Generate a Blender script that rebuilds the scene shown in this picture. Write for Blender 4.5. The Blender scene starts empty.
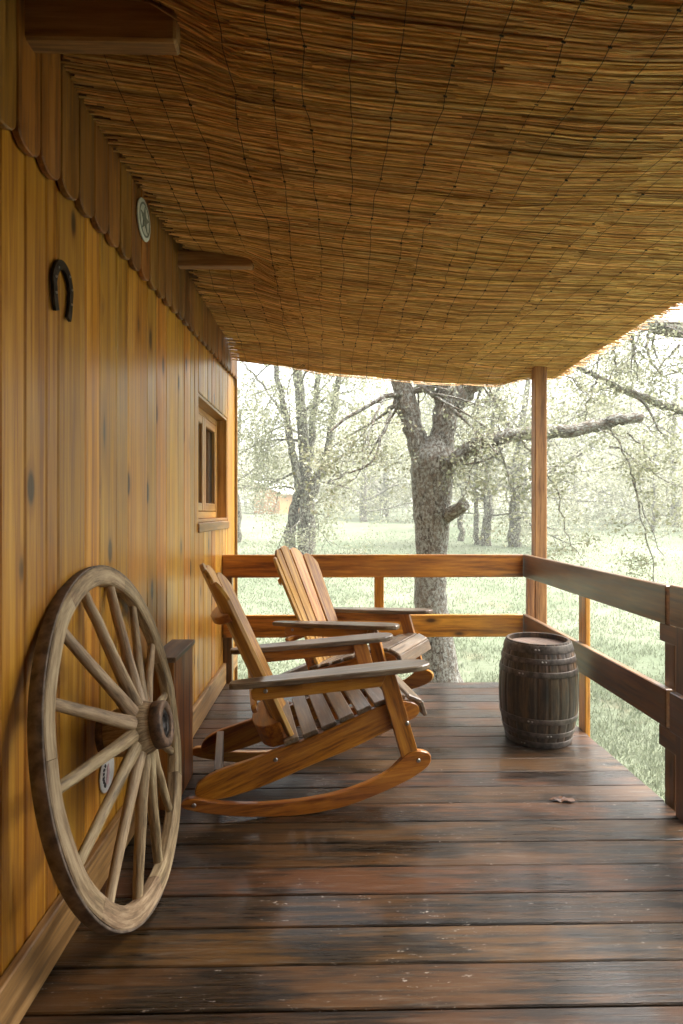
import bpy, math, random
import numpy as np
from mathutils import Vector, Matrix
R = math.radians
scene = bpy.context.scene
col = scene.collection

# ------------------------------------------------------------------ camera, world, sun, exposure
cam_d = bpy.data.cameras.new('camera')
cam = bpy.data.objects.new('camera', cam_d); col.objects.link(cam)
cam.location = (0, 0, 1.25)
cam.rotation_euler = (R(90.0), 0, R(-1.1))
cam_d.sensor_fit = 'VERTICAL'; cam_d.sensor_height = 36.0
cam_d.lens = 36.0 * 600 / 1024
cam_d.clip_start = 0.05; cam_d.clip_end = 3000
cam_d.dof.use_dof = True; cam_d.dof.focus_distance = 2.9; cam_d.dof.aperture_fstop = 7.0
scene.camera = cam

SUN_EL, SUN_AZ = 60, 68          # azimuth measured clockwise from +Y
world = bpy.data.worlds.new('World'); scene.world = world; world.use_nodes = True
wt = world.node_tree; wt.nodes.clear()
sky = wt.nodes.new('ShaderNodeTexSky'); sky.sky_type = 'NISHITA'; sky.sun_disc = False
sky.sun_elevation = R(SUN_EL); sky.sun_rotation = R(SUN_AZ); sky.air_density = 1.0; sky.dust_density = 6.0; sky.ozone_density = 1.0
hs = wt.nodes.new('ShaderNodeHueSaturation'); hs.inputs['Saturation'].default_value = 0.22
bg = wt.nodes.new('ShaderNodeBackground'); bg.inputs['Strength'].default_value = 0.15
wo = wt.nodes.new('ShaderNodeOutputWorld')
wt.links.new(sky.outputs[0], hs.inputs['Color']); wt.links.new(hs.outputs[0], bg.inputs[0]); wt.links.new(bg.outputs[0], wo.inputs[0])

sd = bpy.data.lights.new('sun', 'SUN'); sd.energy = 3.2; sd.angle = R(55); sd.color = (1, 0.96, 0.9)
sun = bpy.data.objects.new('sun', sd); col.objects.link(sun)
dv = Vector((math.sin(R(SUN_AZ))*math.cos(R(SUN_EL)), math.cos(R(SUN_AZ))*math.cos(R(SUN_EL)), math.sin(R(SUN_EL))))
sun.rotation_euler = dv.to_track_quat('Z', 'Y').to_euler()

vs = scene.view_settings
vs.view_transform = 'Standard'; vs.look = 'None'; vs.gamma = 1; vs.use_curve_mapping = False
vs.exposure = 2.3
scene.cycles.max_bounces = 10; scene.cycles.diffuse_bounces = 5; scene.cycles.volume_bounces = 1
scene.cycles.transparent_max_bounces = 12
scene.cycles.denoising_prefilter = 'ACCURATE'; scene.cycles.denoising_input_passes = 'RGB_ALBEDO_NORMAL'

# ------------------------------------------------------------------ node helpers and materials
class NT:
    def __init__(s, name):
        s.m = bpy.data.materials.new(name); s.m.use_nodes = True
        s.t = s.m.node_tree; s.t.nodes.clear()
        s.out = s.n('ShaderNodeOutputMaterial')
    def n(s, t, **k):
        o = s.t.nodes.new(t)
        for a, b in k.items(): setattr(o, a, b)
        return o
    def put(s, sock, v):
        if v is None: return
        if isinstance(v, bpy.types.NodeSocket): s.t.links.new(v, sock)
        else: sock.default_value = v
    def attr(s, name): return s.n('ShaderNodeAttribute', attribute_name=name)
    def math(s, op, a, b=0.0, clamp=False):
        o = s.n('ShaderNodeMath', operation=op, use_clamp=clamp); s.put(o.inputs[0], a); s.put(o.inputs[1], b); return o.outputs[0]
    def vmath(s, op, a, b):
        o = s.n('ShaderNodeVectorMath', operation=op); s.put(o.inputs[0], a); s.put(o.inputs[1], b); return o.outputs[0]
    def noise(s, vec, scale=1, detail=4, rough=0.55, dist=0.0):
        o = s.n('ShaderNodeTexNoise'); s.put(o.inputs['Vector'], vec); o.inputs['Scale'].default_value = scale
        o.inputs['Detail'].default_value = detail; o.inputs['Roughness'].default_value = rough; o.inputs['Distortion'].default_value = dist
        return o.outputs['Fac']
    def voro(s, vec, scale=1):
        o = s.n('ShaderNodeTexVoronoi'); s.put(o.inputs['Vector'], vec); o.inputs['Scale'].default_value = scale
        return o
    def ss(s, v, a, b, c=0.0, d=1.0):
        o = s.n('ShaderNodeMapRange', interpolation_type='SMOOTHSTEP')
        s.put(o.inputs[0], v)
        for i, q in enumerate((a, b, c, d)): o.inputs[i+1].default_value = q
        return o.outputs[0]
    def mix(s, f, a, b, mode='MIX'):
        o = s.n('ShaderNodeMix', data_type='RGBA', blend_type=mode)
        s.put(o.inputs[0], f)
        for sock, v in ((o.inputs[6], a), (o.inputs[7], b)):
            s.put(sock, (*v, 1) if isinstance(v, tuple) and len(v) == 3 else v)
        return o.outputs[2]
    def ramp(s, f, stops):
        o = s.n('ShaderNodeValToRGB'); s.put(o.inputs[0], f); e = o.color_ramp.elements
        while len(e) < len(stops): e.new(0.5)
        for el, (p, c) in zip(e, stops): el.position = p; el.color = (*c, 1)
        return o.outputs[0]
    def bump(s, h, strength=0.3, dist=0.002):
        o = s.n('ShaderNodeBump'); s.put(o.inputs['Height'], h); o.inputs['Strength'].default_value = strength; o.inputs['Distance'].default_value = dist
        return o.outputs[0]
    def bsdf(s, color, rough=0.5, metal=0.0, coat=0.0, coat_rough=0.1, normal=None, spec=0.5):
        o = s.n('ShaderNodeBsdfPrincipled')
        s.put(o.inputs['Base Color'], (*color, 1) if isinstance(color, tuple) else color)
        s.put(o.inputs['Roughness'], rough); s.put(o.inputs['Metallic'], metal); s.put(o.inputs['Coat Weight'], coat)
        s.put(o.inputs['Coat Roughness'], coat_rough); s.put(o.inputs['Specular IOR Level'], spec)
        if normal: s.put(o.inputs['Normal'], normal)
        s.t.links.new(o.outputs[0], s.out.inputs[0]); return o

def wood(name, dark, mid, light, rough=(0.35, 0.55), coat=0.0, coat_rough=0.15, cross=22, along=1.3, knot=1.0, tint=0.3,
         wear=None, wear_amt=0.5, fleck=0.0, stain=0.0, spec=0.5, second=None, second_amt=0.5, bump=0.35):
    t = NT(name); g = t.attr('gco').outputs['Vector']; r = t.attr('rnd').outputs['Fac']
    cxyz = t.n('ShaderNodeCombineXYZ'); t.put(cxyz.inputs[0], t.math('MULTIPLY', r, 31.7)); t.put(cxyz.inputs[1], t.math('MULTIPLY', r, 17.3)); t.put(cxyz.inputs[2], t.math('MULTIPLY', r, 7.9))
    v = t.vmath('ADD', g, cxyz.outputs[0])
    a = t.noise(t.vmath('MULTIPLY', v, (along, cross, cross)), 1, 5, 0.65, 0.15)
    b = t.noise(t.vmath('MULTIPLY', v, (along*3.2, cross*3.4, cross*3.4)), 1, 4, 0.7)
    blot = t.noise(t.vmath('MULTIPLY', v, (2.2, 5, 5)), 1, 3, 0.5)
    f = t.math('ADD', t.math('MULTIPLY', a, 0.52), t.math('MULTIPLY', b, 0.48))
    c = t.ramp(f, [(0.40, dark), (0.5, mid), (0.60, light)])
    # knots
    vo = t.voro(t.vmath('ADD', t.vmath('MULTIPLY', v, (4.6, 11, 11)), (3.1, 5.7, 1.9)))
    sepc = t.n('ShaderNodeSeparateColor'); t.put(sepc.inputs[0], vo.outputs['Color'])
    gate = t.math('GREATER_THAN', sepc.outputs[0], 1 - 0.22*knot)
    kd = t.math('MULTIPLY', t.ss(vo.outputs['Distance'], 0.13, 0.27, 1, 0), gate)
    halo = t.math('MULTIPLY', t.ss(vo.outputs['Distance'], 0.2, 0.48, 1, 0), gate)
    c = t.mix(t.math('MULTIPLY', halo, 0.55), c, dark)
    c = t.mix(t.math('MULTIPLY', kd, 0.92), c, tuple(x*0.16 for x in dark))
    if knot > 0.8:
        vb = t.voro(t.vmath('ADD', t.vmath('MULTIPLY', v, (1.7, 9, 9)), (7.1, 2.7, 4.9))); sb = t.n('ShaderNodeSeparateColor'); t.put(sb.inputs[0], vb.outputs['Color'])
        gb = t.math('GREATER_THAN', sb.outputs[1], 0.93)
        c = t.mix(t.math('MULTIPLY', t.math('MULTIPLY', t.ss(vb.outputs['Distance'], 0.15, 0.4, 1, 0), gb), 0.7), c, dark)
        c = t.mix(t.math('MULTIPLY', t.math('MULTIPLY', t.ss(vb.outputs['Distance'], 0.10, 0.18, 1, 0), gb), 0.9), c, tuple(x*0.2 for x in dark))
    if stain:
        st = t.ss(t.noise(t.vmath('MULTIPLY', v, (1.1, 9, 9)), 1, 4, 0.55, 0.3), 0.62, 0.78)
        c = t.mix(t.math('MULTIPLY', st, stain), c, tuple(x*0.35 for x in dark))
    if second:
        c = t.mix(t.math('MULTIPLY', t.ss(t.math('ADD', t.math('MULTIPLY', blot, 0.5), t.math('MULTIPLY', t.noise(t.vmath('MULTIPLY', v, (3.5, 42, 42)), 1, 4, 0.65), 0.5)), 0.44, 0.58), second_amt), c, second)
    if wear:
        wn = t.noise(t.vmath('MULTIPLY', v, (6, 75, 75)), 1, 6, 0.75)
        wm = t.math('MULTIPLY', t.ss(wn, 0.5, 0.68), t.ss(blot, 0.3, 0.6))
        c = t.mix(t.math('MULTIPLY', wm, wear_amt), c, wear)
    # plank to plank tint
    tv = t.math('ADD', t.math('MULTIPLY', r, tint), 1 - tint*0.55)
    hsv = t.n('ShaderNodeHueSaturation'); t.put(hsv.inputs['Color'], c); t.put(hsv.inputs['Value'], tv)
    t.put(hsv.inputs['Hue'], t.math('ADD', t.math('MULTIPLY', t.math('FRACT', t.math('MULTIPLY', r, 7.3)), 0.018), 0.491))
    c = hsv.outputs[0]
    if fleck:
        fa = t.noise(t.vmath('MULTIPLY', v, (30, 85, 85)), 1, 4, 0.75)
        fb = t.noise(t.vmath('MULTIPLY', v, (3.5, 6, 6)), 1, 3, 0.6)
        fl = t.math('MULTIPLY', t.ss(fa, 0.62, 0.70), t.ss(fb, 0.50, 0.62))
        c = t.mix(t.math('MULTIPLY', fl, 0.75), c, (0.42, 0.37, 0.32))
    rr = t.math('ADD', t.math('MULTIPLY', t.ss(t.math('ADD', t.math('MULTIPLY', blot, 0.5), t.math('MULTIPLY', b, 0.5)), 0.38, 0.6), rough[1]-rough[0]), rough[0])
    t.bsdf(c, rr, 0, coat, coat_rough, t.bump(t.math('SUBTRACT', f, t.math('MULTIPLY', kd, 0.2)), bump, 0.0025), spec)
    return t.m

def plain(name, c1, c2, scale=20, rough=0.6, metal=0.0, bump=0.2, coat=0.0, spec=0.5):
    t = NT(name); tc = t.n('ShaderNodeTexCoord').outputs['Object']
    n = t.noise(tc, scale, 5, 0.6)
    c = t.ramp(n, [(0.35, c1), (0.65, c2)])
    t.bsdf(c, rough, metal, coat, 0.1, t.bump(n, bump, 0.002), spec)
    return t.m

M = {}
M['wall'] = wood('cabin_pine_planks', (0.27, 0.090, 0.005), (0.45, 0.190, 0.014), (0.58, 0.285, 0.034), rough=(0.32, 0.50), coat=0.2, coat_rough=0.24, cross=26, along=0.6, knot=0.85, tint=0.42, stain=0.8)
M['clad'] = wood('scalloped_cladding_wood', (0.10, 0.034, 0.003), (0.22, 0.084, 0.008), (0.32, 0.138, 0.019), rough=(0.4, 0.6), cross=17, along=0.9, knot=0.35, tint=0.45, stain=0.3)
M['base'] = wood('baseboard_wood', (0.13, 0.065, 0.018), (0.26, 0.138, 0.042), (0.36, 0.21, 0.08), rough=(0.4, 0.6), knot=0.3, coat=0.1)
M['window'] = wood('window_joinery', (0.26, 0.11, 0.02), (0.42, 0.20, 0.04), (0.5, 0.28, 0.08), rough=(0.35, 0.5), knot=0.1, coat=0.2)
M['deck'] = wood('deck_board_stain', (0.005, 0.0033, 0.0018), (0.013, 0.0076, 0.0035), (0.044, 0.0215, 0.0075), rough=(0.26, 0.58), coat=0.18, coat_rough=0.13, spec=0.32, cross=48, along=1.6, knot=0.3, tint=0.42,
                 wear=(0.12, 0.098, 0.075), wear_amt=0.42, second=(0.105, 0.040, 0.007), second_amt=0.55, fleck=0.07, bump=1.0)
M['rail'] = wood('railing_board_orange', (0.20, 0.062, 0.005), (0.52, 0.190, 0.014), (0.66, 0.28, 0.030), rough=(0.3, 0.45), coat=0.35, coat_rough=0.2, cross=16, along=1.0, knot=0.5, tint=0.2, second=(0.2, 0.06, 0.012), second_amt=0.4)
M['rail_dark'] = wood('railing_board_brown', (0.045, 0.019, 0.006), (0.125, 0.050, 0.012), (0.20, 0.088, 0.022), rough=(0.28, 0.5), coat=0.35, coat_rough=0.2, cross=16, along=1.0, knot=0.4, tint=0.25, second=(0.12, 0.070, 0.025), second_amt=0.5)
M['post'] = wood('roof_post_wood', (0.15, 0.058, 0.014), (0.30, 0.135, 0.038), (0.40, 0.20, 0.065), rough=(0.45, 0.65), cross=20, knot=0.2, tint=0.2)
M['chair'] = wood('chair_varnished_wood', (0.16, 0.045, 0.005), (0.42, 0.155, 0.012), (0.56, 0.25, 0.028), rough=(0.28, 0.45), coat=0.4, coat_rough=0.18, cross=18, along=1.4, knot=0.25, tint=0.25, second=(0.26, 0.085, 0.016), second_amt=0.35)
M['chair_back'] = wood('chair_back_wood', (0.19, 0.070, 0.010), (0.42, 0.190, 0.030), (0.55, 0.30, 0.070), rough=(0.3, 0.5), coat=0.3, coat_rough=0.2, cross=18, along=1.2, knot=0.15, tint=0.3)
M['chair_worn'] = wood('chair_worn_top_wood', (0.05, 0.032, 0.02), (0.115, 0.078, 0.048), (0.19, 0.137, 0.088), rough=(0.3, 0.5), coat=0.2, coat_rough=0.3, cross=22, along=2.0, knot=0.1, tint=0.35, wear=(0.26, 0.235, 0.19), wear_amt=0.7, second=(0.2, 0.09, 0.035), second_amt=0.3)
M['box'] = wood('wall_box_wood', (0.09, 0.030, 0.005), (0.27, 0.095, 0.012), (0.40, 0.16, 0.024), rough=(0.45, 0.6), coat=0.05, knot=0.3)
M['box_top'] = wood('wall_box_lid_wood', (0.09, 0.05, 0.022), (0.15, 0.09, 0.045), (0.22, 0.14, 0.075), rough=(0.4, 0.6), knot=0.2)
M['wheel'] = wood('wagon_wheel_wood', (0.12, 0.076, 0.036), (0.29, 0.20, 0.105), (0.45, 0.34, 0.20), rough=(0.55, 0.8), cross=28, along=3, knot=0.0, tint=0.15, wear=(0.20, 0.11, 0.055), wear_amt=0.7, stain=0.5, bump=1.0)
M['tyre'] = plain('wheel_iron_tyre', (0.085, 0.062, 0.045), (0.23, 0.17, 0.12), 30, 0.75, 0.1, 0.8)
M['hub_iron'] = plain('hub_rusty_iron', (0.05, 0.032, 0.022), (0.20, 0.12, 0.07), 45, 0.6, 0.4, 0.6)
M['dark_iron'] = plain('dark_iron', (0.012, 0.011, 0.010), (0.04, 0.034, 0.03), 40, 0.45, 0.7, 0.4)
M['barrel'] = wood('barrel_stave_wood', (0.010, 0.006, 0.003), (0.050, 0.029, 0.013), (0.125, 0.075, 0.036), rough=(0.4, 0.65), cross=24, along=2.2, knot=0.2, tint=0.6, wear=(0.15, 0.10, 0.065), wear_amt=0.6, bump=0.6)
M['barrel_head'] = wood('barrel_head_wood', (0.10, 0.06, 0.04), (0.17, 0.11, 0.08), (0.25, 0.17, 0.13), rough=(0.45, 0.65), cross=20, along=2, knot=0.0)
M['hoop'] = plain('barrel_hoop_iron', (0.04, 0.032, 0.027), (0.14, 0.115, 0.095), 30, 0.5, 0.5, 0.4)
M['bolt'] = plain('bolt_steel', (0.25, 0.24, 0.22), (0.45, 0.43, 0.4), 60, 0.35, 0.9, 0.1)
M['reed'] = wood('reed_stems', (0.36, 0.160, 0.034), (0.74, 0.43, 0.135), (0.88, 0.62, 0.27), rough=(0.45, 0.65), cross=60, along=5.0, knot=0.0, tint=0.7, spec=0.4, second=(0.40, 0.20, 0.045), second_amt=0.4, bump=0.2)
M['wire'] = plain('binding_wire', (0.012, 0.009, 0.006), (0.03, 0.02, 0.012), 60, 0.7, 0.2)
M['rafter'] = wood('rafter_wood', (0.15, 0.07, 0.02), (0.28, 0.14, 0.04), (0.38, 0.21, 0.07), rough=(0.5, 0.7), knot=0.3)
M['roof_panel'] = wood('roof_board_dark', (0.03, 0.018, 0.010), (0.06, 0.035, 0.018), (0.09, 0.055, 0.03), rough=(0.7, 0.9), knot=0.2)
M['white_enamel'] = plain('white_enamel', (0.55, 0.54, 0.50), (0.68, 0.67, 0.63), 60, 0.4, 0, 0.05)
M['grey_enamel'] = plain('grey_enamel', (0.13, 0.14, 0.12), (0.22, 0.23, 0.20), 60, 0.45, 0, 0.05)
M['black_paint'] = plain('black_paint', (0.012, 0.012, 0.012), (0.03, 0.03, 0.03), 60, 0.45, 0, 0.05)
M['pink_paint'] = plain('faded_pink_paint', (0.55, 0.36, 0.36), (0.62, 0.44, 0.44), 60, 0.5, 0, 0.05)
M['dry_leaf'] = plain('dry_leaf_brown', (0.05, 0.017, 0.005), (0.11, 0.04, 0.010), 60, 0.6)
M['shed_wall'] = wood('shed_board_peach', (0.38, 0.17, 0.07), (0.50, 0.24, 0.10), (0.58, 0.30, 0.14), rough=(0.7, 0.9), knot=0)
M['shed_roof'] = plain('shed_sheet_roof', (0.5, 0.5, 0.5), (0.62, 0.62, 0.62), 3, 0.5)
M['car_paint'] = plain('car_paint_white', (0.6, 0.6, 0.6), (0.66, 0.66, 0.66), 3, 0.3, 0, 0, 0.8)
M['old_post'] = wood('field_post_wood', (0.07, 0.055, 0.04), (0.13, 0.10, 0.08), (0.2, 0.16, 0.13), rough=(0.8, 0.9), knot=0)

def glass_mat():
    t = NT('window_glass')
    b = t.bsdf((0.02, 0.022, 0.02), 0.03, 0, 0.0, 0.0, None, 0.8)
    return t.m
M['glass'] = glass_mat()

def bark_mat(name, dark, brown, lichen, amt, scale=1.0):
    t = NT(name); g = t.attr('gco').outputs['Vector']
    v = t.vmath('MULTIPLY', g, (6*scale, 14*scale, 14*scale))
    ridge = t.noise(v, 1.4, 6, 0.7, 0.8)
    c = t.ramp(ridge, [(0.36, dark), (0.62, brown)])
    l1 = t.noise(t.vmath('MULTIPLY', g, (26*scale, 40*scale, 40*scale)), 1.0, 8, 0.8, 0.0)
    l2 = t.noise(g, 3.0*scale, 3, 0.5)
    lm = t.math('MULTIPLY', t.ss(l1, 0.45, 0.57), t.ss(l2, 0.5-0.25*amt, 0.62-0.2*amt))
    tone = t.noise(g, 40*scale, 2, 0.5)
    lc = t.mix(tone, tuple(x*0.6 for x in lichen), lichen)
    c = t.mix(lm, c, lc)
    t.bsdf(c, 0.92, 0, 0, 0, t.bump(t.math('ADD', ridge, t.math('MULTIPLY', lm, 0.25)), 1.0, 0.05), 0.2)
    return t.m
M['bark'] = bark_mat('lichen_oak_bark', (0.07, 0.055, 0.042), (0.32, 0.26, 0.20), (0.66, 0.66, 0.59), 1.5)
M['bark_far'] = bark_mat('oak_bark', (0.03, 0.023, 0.017), (0.11, 0.085, 0.065), (0.42, 0.42, 0.34), 0.9, 0.5)

def leaf_mat(name, c1, c2, c3, trans=0.45):
    t = NT(name); r = t.attr('rnd').outputs['Fac']
    c = t.ramp(r, [(0.0, c1), (0.55, c2), (1.0, c3)])
    d = t.n('ShaderNodeBsdfDiffuse'); tr = t.n('ShaderNodeBsdfTranslucent'); gl = t.n('ShaderNodeBsdfGlossy')
    t.put(d.inputs[0], c); t.put(tr.inputs[0], c); gl.inputs['Roughness'].default_value = 0.5
    gl.inputs[0].default_value = (0.5, 0.5, 0.5, 1)
    mx = t.n('ShaderNodeMixShader'); mx.inputs[0].default_value = trans
    t.t.links.new(d.outputs[0], mx.inputs[1]); t.t.links.new(tr.outputs[0], mx.inputs[2])
    m2 = t.n('ShaderNodeMixShader'); m2.inputs[0].default_value = 0.06
    t.t.links.new(mx.outputs[0], m2.inputs[1]); t.t.links.new(gl.outputs[0], m2.inputs[2])
    t.t.links.new(m2.outputs[0], t.out.inputs[0])
    return t.m
M['leaf'] = leaf_mat('spring_oak_leaves', (0.19, 0.20, 0.11), (0.33, 0.34, 0.22), (0.48, 0.47, 0.35))
M['leaf_far'] = leaf_mat('distant_spring_leaves', (0.19, 0.20, 0.13), (0.31, 0.315, 0.22), (0.42, 0.415, 0.31))
M['blade'] = leaf_mat('grass_blades', (0.14, 0.165, 0.100), (0.18, 0.205, 0.135), (0.23, 0.25, 0.175), 0.45)

def ground_mat():
    t = NT('meadow_ground'); tc = t.n('ShaderNodeTexCoord').outputs['Object']
    a = t.noise(tc, 0.22, 4, 0.6); b = t.noise(tc, 6, 6, 0.7); d = t.noise(tc, 1.3, 4, 0.6)
    c = t.mix(t.ss(a, 0.35, 0.65), (0.10, 0.122, 0.075), (0.14, 0.155, 0.105))
    c = t.mix(t.math('MULTIPLY', t.ss(b, 0.48, 0.7), 0.5), c, (0.07, 0.085, 0.045))
    c = t.mix(t.math('MULTIPLY', t.ss(d, 0.58, 0.72), 0.5), c, (0.16, 0.125, 0.08))
    t.bsdf(c, 0.95, 0, 0, 0, t.bump(b, 0.8, 0.05), 0.15)
    return t.m
M['ground'] = ground_mat()

# ------------------------------------------------------------------ mesh builder
class MB:
    def __init__(s): s.v = []; s.f = []; s.g = []; s.r = []; s.sm = []
    def add(s, verts, faces, gco, rnd, mat=None, smooth=False):
        o = len(s.v)
        for p in verts: s.v.append(tuple(mat @ Vector(p)) if mat is not None else tuple(p))
        s.g.extend(tuple(q) for q in gco)
        for f in faces: s.f.append(tuple(i+o for i in f)); s.r.append(rnd); s.sm.append(smooth)
    def box(s, c, size, mat=None, grain=0, bevel=0.003, rnd=None):
        rnd = random.random() if rnd is None else rnd
        h = [x/2 for x in size]; b = min(bevel, min(h)*0.45)
        verts = []; idx = {}
        for sx in (-1, 1):
            for sy in (-1, 1):
                for sz in (-1, 1):
                    for ax in range(3):      # vertex lying on the face of axis ax
                        p = [sx*(h[0]-b), sy*(h[1]-b), sz*(h[2]-b)]
                        p[ax] = (sx, sy, sz)[ax]*h[ax]
                        idx[(sx, sy, sz, ax)] = len(verts); verts.append(p)
        F = []
        def k(sg, ax): return idx[(sg[0], sg[1], sg[2], ax)]
        for ax in range(3):
            o1, o2 = [a for a in range(3) if a != ax]
            for sg in (-1, 1):
                q = []
                for a, b2 in ((-1, -1), (1, -1), (1, 1), (-1, 1)):
                    t = [0, 0, 0]; t[ax] = sg; t[o1] = a; t[o2] = b2; q.append(k(t, ax))
                F.append(q)
        for ax in range(3):                  # edges parallel to ax
            o1, o2 = [a for a in range(3) if a != ax]
            for a in (-1, 1):
                for b2 in (-1, 1):
                    t0 = [0, 0, 0]; t0[ax] = -1; t0[o1] = a; t0[o2] = b2
                    t1 = list(t0); t1[ax] = 1
                    F.append([k(t0, o1), k(t1, o1), k(t1, o2), k(t0, o2)])
        for sx in (-1, 1):
            for sy in (-1, 1):
                for sz in (-1, 1): F.append([k((sx, sy, sz), a) for a in range(3)])
        cen = Vector(c)
        T = (mat if mat is not None else Matrix.Identity(4)) @ Matrix.Translation(cen)
        order = {0: (0, 1, 2), 1: (1, 0, 2), 2: (2, 0, 1)}[grain]
        # orient faces outward
        FF = []
        for f in F:
            a, b3, c3 = (Vector(verts[i]) for i in f[:3]); n = (b3-a).cross(c3-a)
            m = sum((Vector(verts[i]) for i in f), Vector())/len(f)
            FF.append(f if n.dot(m) > 0 else f[::-1])
        off = random.random()*5
        s.add(verts, FF, [(p[order[0]]+off, p[order[1]], p[order[2]]) for p in verts], rnd, T)
    def prism(s, poly, y0, y1, mat=None, grain=(1, 0), bevel=0.003, rnd=None, holes=None):
        """poly in the local XZ plane (x, z), extruded in local y"""
        rnd = random.random() if rnd is None else rnd
        n = len(poly)
        area = sum(poly[i][0]*poly[(i+1) % n][1]-poly[(i+1) % n][0]*poly[i][1] for i in range(n))
        if area < 0: poly = poly[::-1]
        if y1 < y0: y0, y1 = y1, y0
        inner = []
        for i in range(n):
            p0, p1, p2 = (Vector(poly[i-1]), Vector(poly[i]), Vector(poly[(i+1) % n]))
            d1 = (p1-p0).normalized(); d2 = (p2-p1).normalized()
            nn = Vector((-d1.y-d2.y, d1.x+d2.x))
            if nn.length < 1e-6: nn = Vector((-d1.y, d1.x))
            nn.normalize(); inner.append(tuple(p1+nn*bevel))
        verts = [(p[0], y0, p[1]) for p in inner]+[(p[0], y0+bevel, p[1]) for p in poly]+[(p[0], y1-bevel, p[1]) for p in poly]+[(p[0], y1, p[1]) for p in inner]
        F = [list(range(n)), [3*n+i for i in range(n)][::-1]]
        for k in range(3):
            for i in range(n):
                j = (i+1) % n
                F.append([k*n+i, k*n+n+i, k*n+n+j, k*n+j])
        gx, gz = Vector(grain).normalized(); off = random.random()*5
        s.add(verts, F, [(p[0]*gx+p[2]*gz+off, p[1], -p[0]*gz+p[2]*gx) for p in verts], rnd, mat)
    def tube(s, pts, rad, n=8, mat=None, rnd=None, cap=True, smooth=True, flat=1.0):
        rnd = random.random() if rnd is None else rnd
        pts = [Vector(p) for p in pts]; m = len(pts)
        if not hasattr(rad, '__len__'): rad = [rad]*m
        verts = []; g = []; L = 0; off = random.random()*5; up = None
        for i, p in enumerate(pts):
            d = (pts[min(i+1, m-1)]-pts[max(i-1, 0)]).normalized()
            if up is None: up = Vector((0, 0, 1)) if abs(d.z) < 0.9 else Vector((1, 0, 0))
            a = d.cross(up)
            if a.length < 1e-5: a = d.cross(Vector((0, 1, 0.3)))
            a.normalize(); b = a.cross(d).normalized(); up = b
            if i: L += (p-pts[i-1]).length
            for k in range(n):
                t = 2*math.pi*k/n
                q = a*math.cos(t)*rad[i]*flat+b*math.sin(t)*rad[i]
                verts.append(p+q); g.append((L+off, math.cos(t)*rad[i], math.sin(t)*rad[i]))
        F = []
        for i in range(m-1):
            for k in range(n):
                k2 = (k+1) % n; F.append([i*n+k, i*n+k2, (i+1)*n+k2, (i+1)*n+k])
        s.add(verts, F, g, rnd, mat, smooth)
        if cap:
            s.add(verts[:n], [list(range(n))[::-1]], g[:n], rnd, mat); s.add(verts[-n:], [list(range(n))], g[-n:], rnd, mat)
    def lathe(s, prof, n=48, mat=None, rnd=None, seg_rnd=0, smooth=True, cap=False):
        """prof: list of (radius, height) about local z"""
        rnd = random.random() if rnd is None else rnd
        if seg_rnd:
            per = n//seg_rnd
            for q in range(seg_rnd):
                s._arc(prof, n, q*per, per, mat, random.random(), smooth)
        else: s._arc(prof, n, 0, n, mat, rnd, smooth)
        if cap:
            for (r, z), rv in ((prof[0], True), (prof[-1], False)):
                vs_ = [(r*math.cos(2*math.pi*k/n), r*math.sin(2*math.pi*k/n), z) for k in range(n)]
                s.add(vs_, [list(range(n))[::-1] if rv else list(range(n))], [(v[0], v[1], v[2]) for v in vs_], rnd, mat)
    def _arc(s, prof, n, k0, cnt, mat, rnd, smooth):
        verts = []; g = []
        for k in range(k0, k0+cnt+1):
            t = 2*math.pi*k/n
            for r, z in prof: verts.append((r*math.cos(t), r*math.sin(t), z)); g.append((z, t*0.2, r))
        m = len(prof); F = []
        for k in range(cnt):
            for i in range(m-1): F.append([k*m+i, (k+1)*m+i, (k+1)*m+i+1, k*m+i+1])
        s.add(verts, F, g, rnd, mat, smooth)
    def build(s, name, mat, parent=None, **props):
        me = bpy.data.meshes.new(name); me.from_pydata(s.v, [], s.f)
        a = me.attributes.new('gco', 'FLOAT_VECTOR', 'POINT'); a.data.foreach_set('vector', np.array(s.g, dtype=np.float32).ravel())
        b = me.attributes.new('rnd', 'FLOAT', 'FACE'); b.data.foreach_set('value', np.array(s.r, dtype=np.float32))
        me.polygons.foreach_set('use_smooth', s.sm); me.materials.append(mat); me.update()
        o = bpy.data.objects.new(name, me); col.objects.link(o)
        if parent is not None: o.parent = parent
        for k, v in props.items(): o[k] = v
        return o

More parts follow.
